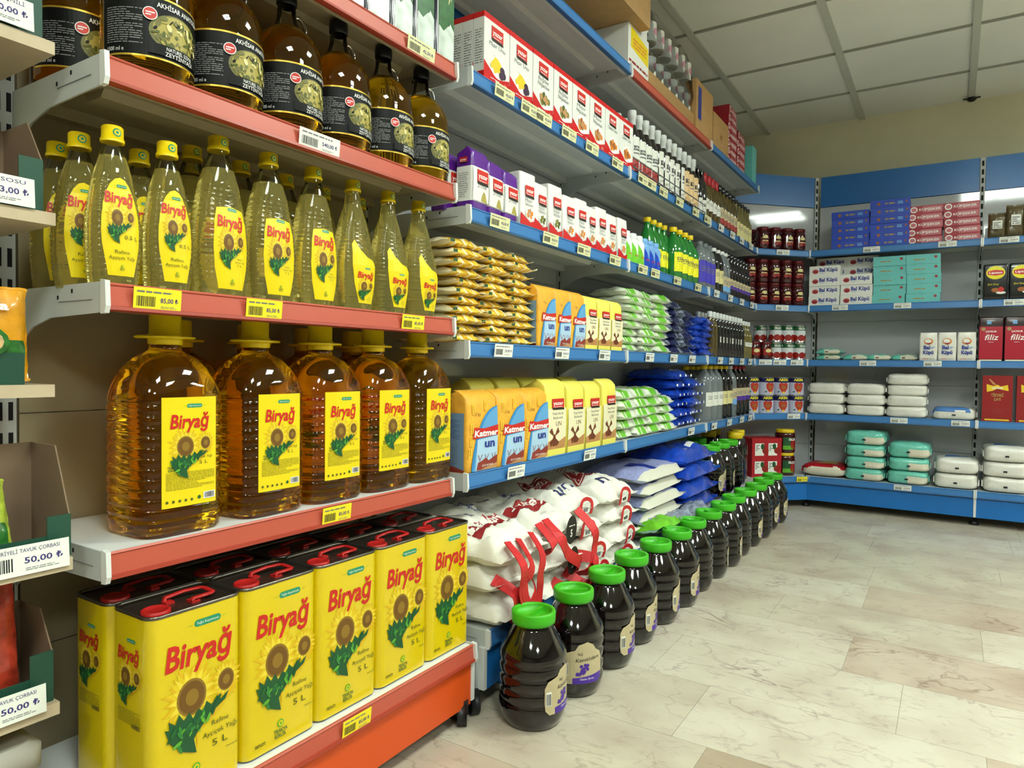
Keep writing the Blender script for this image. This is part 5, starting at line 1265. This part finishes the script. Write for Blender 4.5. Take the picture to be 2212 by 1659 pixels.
for i, x in enumerate((.189, .305)): l, rz = E(x, .045, z, .02); LP.place(l, rz, f'black tea pack with yellow roundel, {["left", "right"][i]}', 'black tea packs')
z = ZB[2]-.003
c = Canvas(); c.rect('filiz_red', -.053, .012, .053, .192, 0); c.text('p_white', 'ÇAYKUR', 0, .160, .009, 1, w=.05, bold=.02); c.text('p_white', 'filiz', 0, .118, .030, 1, w=.062, shear=.25, bold=.01); c.lines('p_white', -.012, .105, .012, .109, 1, 1); c.ell('p_gold3', -.035, .178, .010, None, 1, 12); c.rect('l_blue', -.02, .205, .0, .222, 0); c.rect('film_cream', -.05, .0, .05, .010, 0)
FZ = Kind('tea_pack', 'pack').one(brick(.112, .08, .245, 'filiz_dark', c, None, 'flat', seed=8, bulge=.003))
for i, x in enumerate((.176, .292)): l, rz = E(x, .05, z, .02); FZ.place(l, rz, f'red tea pack with white script and dark top, {["left", "right"][i]}', 'red tea packs')
z = ZB[1]-.003
c = Canvas(); c.poly('p_lemon', [(-.048, .165), (-.02, .172), (.0, .185), (.02, .178), (.05, .172), (.046, .205), (.015, .196), (0, .205), (-.02, .198), (-.05, .208)], 1); c.text('p_white', 'ÇAYKUR', .0, .182, .010, 2, w=.05, bold=.03); c.poly('p_sand', [(-.04, .235), (-.035, .238), (-.005, .205), (-.02, .205)], 1)
c.text('p_khaki', 'TİRYAKİ', 0, .140, .016, 1, w=.056, bold=.02); c.text('p_khaki', 'ÇAYI', 0, .118, .014, 1, w=.03, bold=.02); c.rect('p_lemon', -.055, .008, .055, .016, 1); c.ell('p_wine', 0, .06, .025, .015, 1)
TK = Kind('tea_box', 'box').one(carton(.136, .09, .255, 'tea_red', c, None))
for i, x in enumerate((.214, .368)): l, rz = E(x, .055, z, .01); TK.place(l, rz, f'tall dark red tea box with yellow ribbon, {["left", "right"][i]}', 'tall red tea boxes')

# ---------------------------------------------------------------- angled corner bay: jars and cans
mat('paste_red', '3f0a10', .08, coat=.6, var=.2, vs=30); mat('lid_wine', '5c1216', .3, metal=.3); mat('can_steel', 'b0b0ae', .25, metal=.9); mat('can_lilac', 'b9bad0', .35); mat('akfa_red', 'b23018', .4, var=.2, vs=60); mat('olca_green', '16502c', .4); mat('olca_white', 'ccd0d6', .35); mat('tomato', '8f1a14', .35, var=.25, vs=50); mat('can_navy', '1a1a52', .35)
c = Canvas(); c.rect('paste_red', -.04, .02, .04, .09, 0); c.ell('p_pale', 0, .078, .018, .010, 1, 12); c.rect('p_pale', -.03, .070, .03, .0715, 1); c.ell('tomato', .012, .045, .014, .012, 1); c.ell('tomato', -.014, .042, .013, .012, 1); c.lines('p_pale', -.02, .052, .02, .062, 1, 2)
PJ = bottle('paste_jar', [(.036, 0), (.040, .004), (.040, .100), (.038, .110), (.034, .116), (.034, .124)], 'paste_red', [(.036, .120), (.0375, .122), (.0375, .136), (.035, .140), (.01, .140)], c, .040, 20, 0, 'lid_wine', 'jar', 'jar')
for i in range(4):
    for r_ in range(2): l, rz = DG(.072+.084*i, .050+.09*r_, ZB[4]-.003, .1); PJ.place(l, rz, f'dark red jar on the top corner shelf, {nth(i, 4)}' + (', behind' if r_ else ''), 'dark red jars on the top corner shelf')
for k in range(2):
    for i in range(5):
        l, rz = DG(-.012+.083*i, .052, ZB[3]-.003+.143*k, .1); PJ.place(l, rz, f'dark red jar, {["lower", "upper"][k]} layer on the corner shelf, {nth(i, 5)}', 'dark red jars stacked two high')
c = Canvas(); c.rect('olca_white', -.10, .012, .10, .076, 0); c.rect('olca_green', -.10, .076, .10, .100, 0)
for x in (-.07, 0, .07): c.text('p_white', 'OLÇA', x, .082, .013, 1, w=.042, bold=.04)
for x in (-.08, -.045, -.005, .03, .07): c.ell('tomato', x, .030, .021, .020, 1+int(x > 0), 14)
OC = Kind('food_can', 'can'); b = MB(); b.lathe([(.0385, 0), (.040, .002), (.0385, .005), (.0385, .103), (.040, .106), (.0385, .108), (.036, .106)], 'can_steel', 22); OC.add('can', b); l_ = MB(); l_.decal(c, cyl(.0388), su=.008); OC.add('label', l_)
for k in range(2):
    for i in range(3): l, rz = DG(.175+.083*i, .048, ZB[2]-.003+.1085*k, .3); OC.place(l, rz, f'green-banded tomato can, {["lower", "upper"][k]} layer, {nth(i, 3)}', 'green-banded tomato cans')
l, rz = DG(.12, .125, ZB[2]-.003+.1085, .1); OC.place(l, rz, 'green-banded tomato can half hidden behind the others', 'green-banded tomato cans'); l, rz = DG(.12, .125, ZB[2]-.003, .1); OC.place(l, rz, 'green-banded tomato can under the half hidden one', 'green-banded tomato cans')
c = Canvas(); c.rect('tomato', -.035, .03, .035, .07, 0); c.ell('p_pale', 0, .055, .020, .012, 1); c.ell('tomato', .01, .035, .014, .012, 2)
SJ2 = bottle('paste_jar', [(.036, 0), (.038, .004), (.038, .085), (.034, .096)], 'paste_red', [(.036, .092), (.037, .094), (.037, .108), (.034, .111), (.01, .111)], c, .038, 18, 0, 'lid_wine', 'jar', 'jar')
for i in range(3): l, rz = DG(-.045+.075*i, .048, ZB[2]-.003, .1); SJ2.place(l, rz, f'short red paste jar left of the tomato cans, {nth(i, 3)}', 'short red paste jars')
c = Canvas(); c.rect('can_lilac', -.14, .004, .14, .108, 0); c.poly('can_navy', [(-.14, .088), (-.14, .108), (.14, .108), (.14, .088), (0, .078)], 1)
for x in (-.10, 0, .10):
    c.text('lipton_yellow', 'AKFA', x, .090, .014, 2, w=.062, bold=.05); c.poly('akfa_red', [(x-.028, .070), (x-.015, .080), (x, .074), (x+.015, .080), (x+.028, .068), (x+.026, .045), (x+.008, .018), (x, .010), (x-.010, .020), (x-.026, .045)], 2); c.ell('p_nut', x, .05, .016, .012, 3, 10); c.ell('p_lemon', x, .018, .007, .007, 3, 8); c.poly('olca_green', [(x-.04, .022), (x-.022, .03), (x-.026, .018)], 3)
AK = Kind('food_can', 'can'); b = MB(); b.lathe([(.0485, 0), (.050, .002), (.0485, .005), (.0485, .107), (.050, .110), (.0485, .112), (.046, .110)], 'can_steel', 24); AK.add('can', b); l_ = MB(); l_.decal(c, cyl(.0488), su=.009); AK.add('label', l_)
for k in range(2):
    for i in range(4): l, rz = DG(.018+.1045*i, .058, ZB[1]-.003+.1125*k, .25); AK.place(l, rz, f'lilac and navy tomato paste can, {["lower", "upper"][k]} layer, {nth(i, 4)}', 'lilac and navy cans')
c = Canvas()
for k in range(2):
    for i in range(2): c.rect('paper', -.08+.09*i, .02+.11*k, -.02+.09*i, .095+.11*k, 1); c.ell('tomato', -.01+.08*i, .05+.11*k, .022, .02, 2); c.lines('ink_grey', -.075+.09*i, .05+.11*k, -.05+.09*i, .09+.11*k, 4, 2); c.ell('olca_green', -.03+.08*i, .075+.11*k, .012, .018, 2)
PK = Kind('paste_multipack', 'multipack').one(carton(.20, .15, .235, 'foil_redbag', c, None)); l, rz = DG(.068, .02, zb0, 0); PK.place(l, rz, 'red film-wrapped block of paste tins on the corner base shelf')
c = Canvas(); c.rect('olca_green', -.045, .02, -.0, .095, 0); c.rect('p_lgreen', -.045, .02, .02, .045, 1); c.ell('tomato', .022, .05, .022, .03, 1); c.text('p_white', 'OLÇA', .012, .076, .014, 2, w=.05, bold=.04)
OJ = bottle('paste_jar', [(.056, 0), (.061, .005), (.061, .110), (.058, .120), (.052, .124)], 'paste_red', [(.053, .120), (.055, .122), (.055, .138), (.052, .141), (.01, .141)], c, .061, 24, 0, 'lid_yellow', 'jar', 'jar')
for k in range(2): l, rz = DG(.240, .02, zb0+.142*k, .05); OJ.place(l, rz, f'wide red paste jar with yellow lid, {["lower", "upper"][k]} of two', 'wide yellow-lidded paste jars')

# ---------------------------------------------------------------- shelf price labels
def price(m, txt='85,00 ₺', w=.066, h=.034, big=False, name='price_label', head=None):
    c = Canvas(); c.rect(m, -w/2, 0, w/2, h, 0)
    c.lines('ink_grey', -w*.44, h*.78, w*.30, h*.90, 1, 1, 3, .6) if not head else c.text('ink_violet', head, -w*.46, h*.76, h*.13, 1, w=w*.86, al='l')
    c.bars('ink', -w*.44, h*.18, -w*.06, h*.62, 1, 4, 18); c.text('ink_violet', txt, w*.24, h*.38, h*.20, 1, w=w*.38, bold=.02); c.lines('ink_grey', w*.06, h*.14, w*.40, h*.26, 2, 1, 6, .4)
    mb = MB(); mb.box(-w/2, w/2, 0, .0005, 0, h, m); mb.decal(c, flat_front(0)); return Kind(name, 'price label').one(mb)
PW, PY, PC = price('paper', '540,00 ₺', .098), price('paper_yellow', '85,00 ₺', .074), price('paper_cream', '42,50 ₺', .092)
PW2 = price('paper', '39,90 ₺', .088)
def onL(K, y, z, base, label, group):
    K.place((-D0+.0065+(BASE if base else 0), y, z-.0365), PI/2, label, group, rx=.10)
G1 = 'price labels on the red rails'
onL(PW, .906, ZR[3], 0, 'white price label under the olive oil bottles', G1); onL(PC, 1.196, ZR[4], 0, 'cream price label on the highest red rail', G1)
for i, y in enumerate((.592, .783, 1.176)): onL(PY, y, ZR[2], 0, f'yellow price label under the small oil bottles, {nth(i, 3)}', G1)
onL(PY, .954, ZR[1], 0, 'yellow price label under the five litre bottles', G1); onL(PY, .939, ZR[0], 1, 'yellow price label below the oil tins', G1)
PL = {(0, 4): (1.534, 1.663, 1.741, 1.897, 2.059, 2.262), (0, 3): (1.519, 1.791, 2.01, 2.255), (0, 2): (1.544, 1.873, 2.18), (0, 1): (1.615, 2.077),
      (1, 4): (2.498, 2.59, 2.722, 2.92, 3.143, 3.321), (1, 3): (2.514, 2.646, 2.91, 3.199), (1, 2): (2.602, 2.882, 3.132), (1, 1): (3.139,),
      (2, 4): (3.557, 3.776, 3.969, 4.179), (2, 3): (3.5, 3.757, 3.997, 4.232), (2, 2): (3.589, 3.801, 4.025, 4.217), (2, 1): (3.505, 3.79, 4.052, 4.246)}
for (bay, s_), ys_ in PL.items():
    for i, y in enumerate(ys_):
        onL(PC if s_ > 2 and bay < 2 else PW2, y, ZB[s_], 0, f'paper price label, {nth(i, len(ys_))} on the {NB[s_]} rail of the {["nearest", "middle", "farthest"][bay]} blue bay', 'price labels on the left blue rails')
def onE(K, x, z, label, g, base=0): K.place((x, 4.62-.0065-base, z-.0365), 0, label, g, rx=.10)
for s_, xs_ in ((4, (-.42, -.039, .244)), (3, (-.583, -.252, .273)), (2, (-.424, -.094)), (1, (-.254, .048)), (0, (-.222,))):
    for i, x in enumerate(xs_): onE(PW2, x, ZB[s_], f'white price label, {nth(i, len(xs_))} on the {NB[s_]} rail of the far wall', 'price labels on the far wall', BASE if s_ == 0 else 0)
for s_, us in ((4, (.179,)), (3, (.181,)), (2, (.075, .173, .293)), (1, (.279,)), (0, (.296,))):
    for i, u in enumerate(us):
        dp = -.0065-(BASE if s_ == 0 else 0); (l, rz) = DG(u, dp, ZB[s_]-.0365); (PY if s_ == 0 else PW2).place(l, rz, f'{"yellow" if s_ == 0 else "white"} price label, {nth(i, len(us))} on the {NB[s_]} corner rail', 'price labels on the corner rails', rx=.10)

# ---------------------------------------------------------------- soup shelves at the left edge
mat('soup_green', '1f4a3a', .45); mat('card_in', '7a6550', .85, var=.06, vs=20); mat('soup_orange', 'd9971c', .3, coat=.4, var=.25, vs=30); mat('soup_lime', '9fae3a', .3, coat=.4, var=.35, vs=60); mat('soup_tomato', 'b03a26', .25, coat=.5, var=.4, vs=50); mat('soup_dgreen', '2c6a2a', .3, coat=.4, var=.4, vs=60); mat('noodle', 'c9a878', .4, var=.2, vs=90)
BZ = [(1.304, -1.095), (1.061, -1.095), (.814, -1.100), (.570, -1.050), (.350, -1.090)]
for i, (z_, x_) in enumerate(BZ):
    K = Kind('wooden_shelf', 'shelf'); K.one(MB().box(-1.0, 0, 0, 1.298+x_, -.018, 0, 'wood'))
    K.place((x_, .490, z_), PI/2, f'pale chipboard shelf at the left edge, {["topmost", "second from the top", "third from the top", "fourth from the top", "lowest"][i]}', 'chipboard shelves')
def tray(w, d, hb, hf):
    mb = MB(); t = .002
    for x in (-w/2, w/2-t):
        mb.ext([(0, 0), (d, 0), (d, hb), (d*.35, hb), (0, hf)], 'x', x, x+t, 'card_in')
    mb.box(-w/2, w/2, 0, t, 0, hf*.55, 'soup_green'); mb.box(-w/2, w/2, d-t, d, 0, hb, 'card_in'); mb.box(-w/2, w/2, 0, d, 0, t, 'card_in')
    for s_ in (-1, 1):
        x = s_*w/2; mb.ext([(.0, 0), (d*.30, 0), (d*.30, hf*1.05), (0, hf)], 'x', x-.0012, x+.0012, 'soup_green')
    mb.box(-w/2, -w/2+.03, -.001, .001, 0, hf, 'soup_green'); mb.box(w/2-.03, w/2, -.001, .001, 0, hf, 'soup_green'); return mb
for i, (b_, w, d, hb, hf, y1) in enumerate(((0, .30, .13, .20, .085, .478), (1, .30, .12, .135, .075, .478), (2, .30, .10, .060, .045, .455), (3, .32, .115, .155, .060, .492), (4, .30, .10, .13, .075, .486))):
    z_, x_ = BZ[b_]
    Kind('display_tray', 'display box').one(tray(w, d, hb, hf)).place((x_-.012, y1-w/2, z_), PI/2, f'green-edged cardboard soup tray on the {["topmost", "second", "third", "fourth", "lowest"][i]} chipboard shelf', 'soup trays')
def packet(m1, m2, bowl):
    mb = pouch(.13, .17, .022, lambda u, v, t: m1 if v > -.1 or abs(u) > .8 else m2, 5, .006, m1)
    c = Canvas(); c.ell('soup_dgreen', -.01, .075, .045, .035, 0, 18); c.ell(bowl, -.01, .075, .038, .028, 1, 18); c.text('p_white', 'Çorba', 0, .135, .016, 1, w=.07, bold=.03)
    mb.decal(c, flat_front(-.0145)); return Kind('soup_packet', 'soup packet').one(mb)
SPK = [packet('soup_orange', 'soup_dgreen', 'noodle'), packet('soup_lime', 'soup_dgreen', 'soup_lime'), packet('soup_tomato', 'soup_tomato', 'soup_tomato'), packet('soup_dgreen', 'soup_tomato', 'soup_tomato')]
SPK[0].place((BZ[2][1]-.020, .402, BZ[2][0]+.004), PI/2, 'orange soup packet standing in its tray at the left edge', rx=-.06, sc=(1, 1, .74))
SPK[1].place((BZ[3][1]-.05, .375, BZ[3][0]+.004), PI/2, 'lime green soup packet leaning in its tray', rx=-.35, ry=.0, sc=(1, 1, .62))
SPK[2].place((BZ[4][1]-.045, .395, BZ[4][0]+.006), PI/2, 'tomato soup packet in the lowest tray', rx=-.12)
SPK[3].place((BZ[0][1]-.05, .37, BZ[0][0]+.006), PI/2, 'green and red soup packet on the topmost chipboard shelf', rx=-.05)
WL1, WL2, WL3 = price('paper', '60,00 ₺', .11, .040, head='SADE NOODLE ÇEŞNİLİ'), price('paper', '73,00 ₺', .11, .040, head='MAKARNA SOSU'), price('paper', '50,00 ₺', .125, .040, head='KNORR ŞEHRİYELİ TAVUK ÇORBASI')
for K, b_, y1, dz, dx in ((WL1, 0, .462, .002, .004), (WL2, 1, .462, .001, .004), (WL3, 3, .484, -.010, .004), (WL3, 4, .470, -.004, .006)):
    z_, x_ = BZ[b_]; w = .11 if b_ < 2 else .125
    K.place((x_+dx, y1-w/2, z_+dz), PI/2, f'white barcode price card on the {["topmost", "second", "third", "fourth", "lowest"][b_]} chipboard shelf edge', 'price cards on the chipboard shelves', rx=-.06)
bn = MB(); bn.loft([rring(.42, .085, .02, 0), rring(.44, .095, .02, .26), rring(.455, .105, .022, .262), rring(.455, .105, .022, .292), rring(.44, .095, .02, .300)], 'bin_grey' if 'bin_grey' in MATS else mat('bin_grey', 'a29f94', .6, var=.08, vs=12))
Kind('plastic_bin', 'bin').one(bn).place((-1.20, .02, 0.0), PI/2, 'grey white lidded bin under the chipboard shelves')
l_ = MB(); l_.lathe([(.02, 0), (.028, -.004), (.024, -.014), (.01, -.022), (.001, -.023)], 'black_plastic', 14, cap1=False); l_.box(-.045, .045, -.006, .006, -.006, 0, 'black_plastic')
Kind('ceiling_clip', 'sensor').one(l_).place((.06, 5.05, CEIL), 0, 'small black clip where the ceiling meets the far wall')  # small dark clip, purpose unknown
# castors under the front corner of the red bay
cw = MB(); cw.ext([(.025*math.cos(2*PI*i/16), .025+.025*math.sin(2*PI*i/16)) for i in range(16)], 'x', -.011, .011, 'foot_black', True); cw.box(-.014, .014, -.006, .006, .026, .058, 'foot_black')
CK = Kind('castor', 'castor').one(cw)
for i, (x, y) in enumerate(((-.955, 1.300), (-.965, 1.357))): CK.place((x, y, 0), .6+.4*i, f'small black castor under the corner of the orange kick plate, {["front", "rear"][i]}', 'black castors')
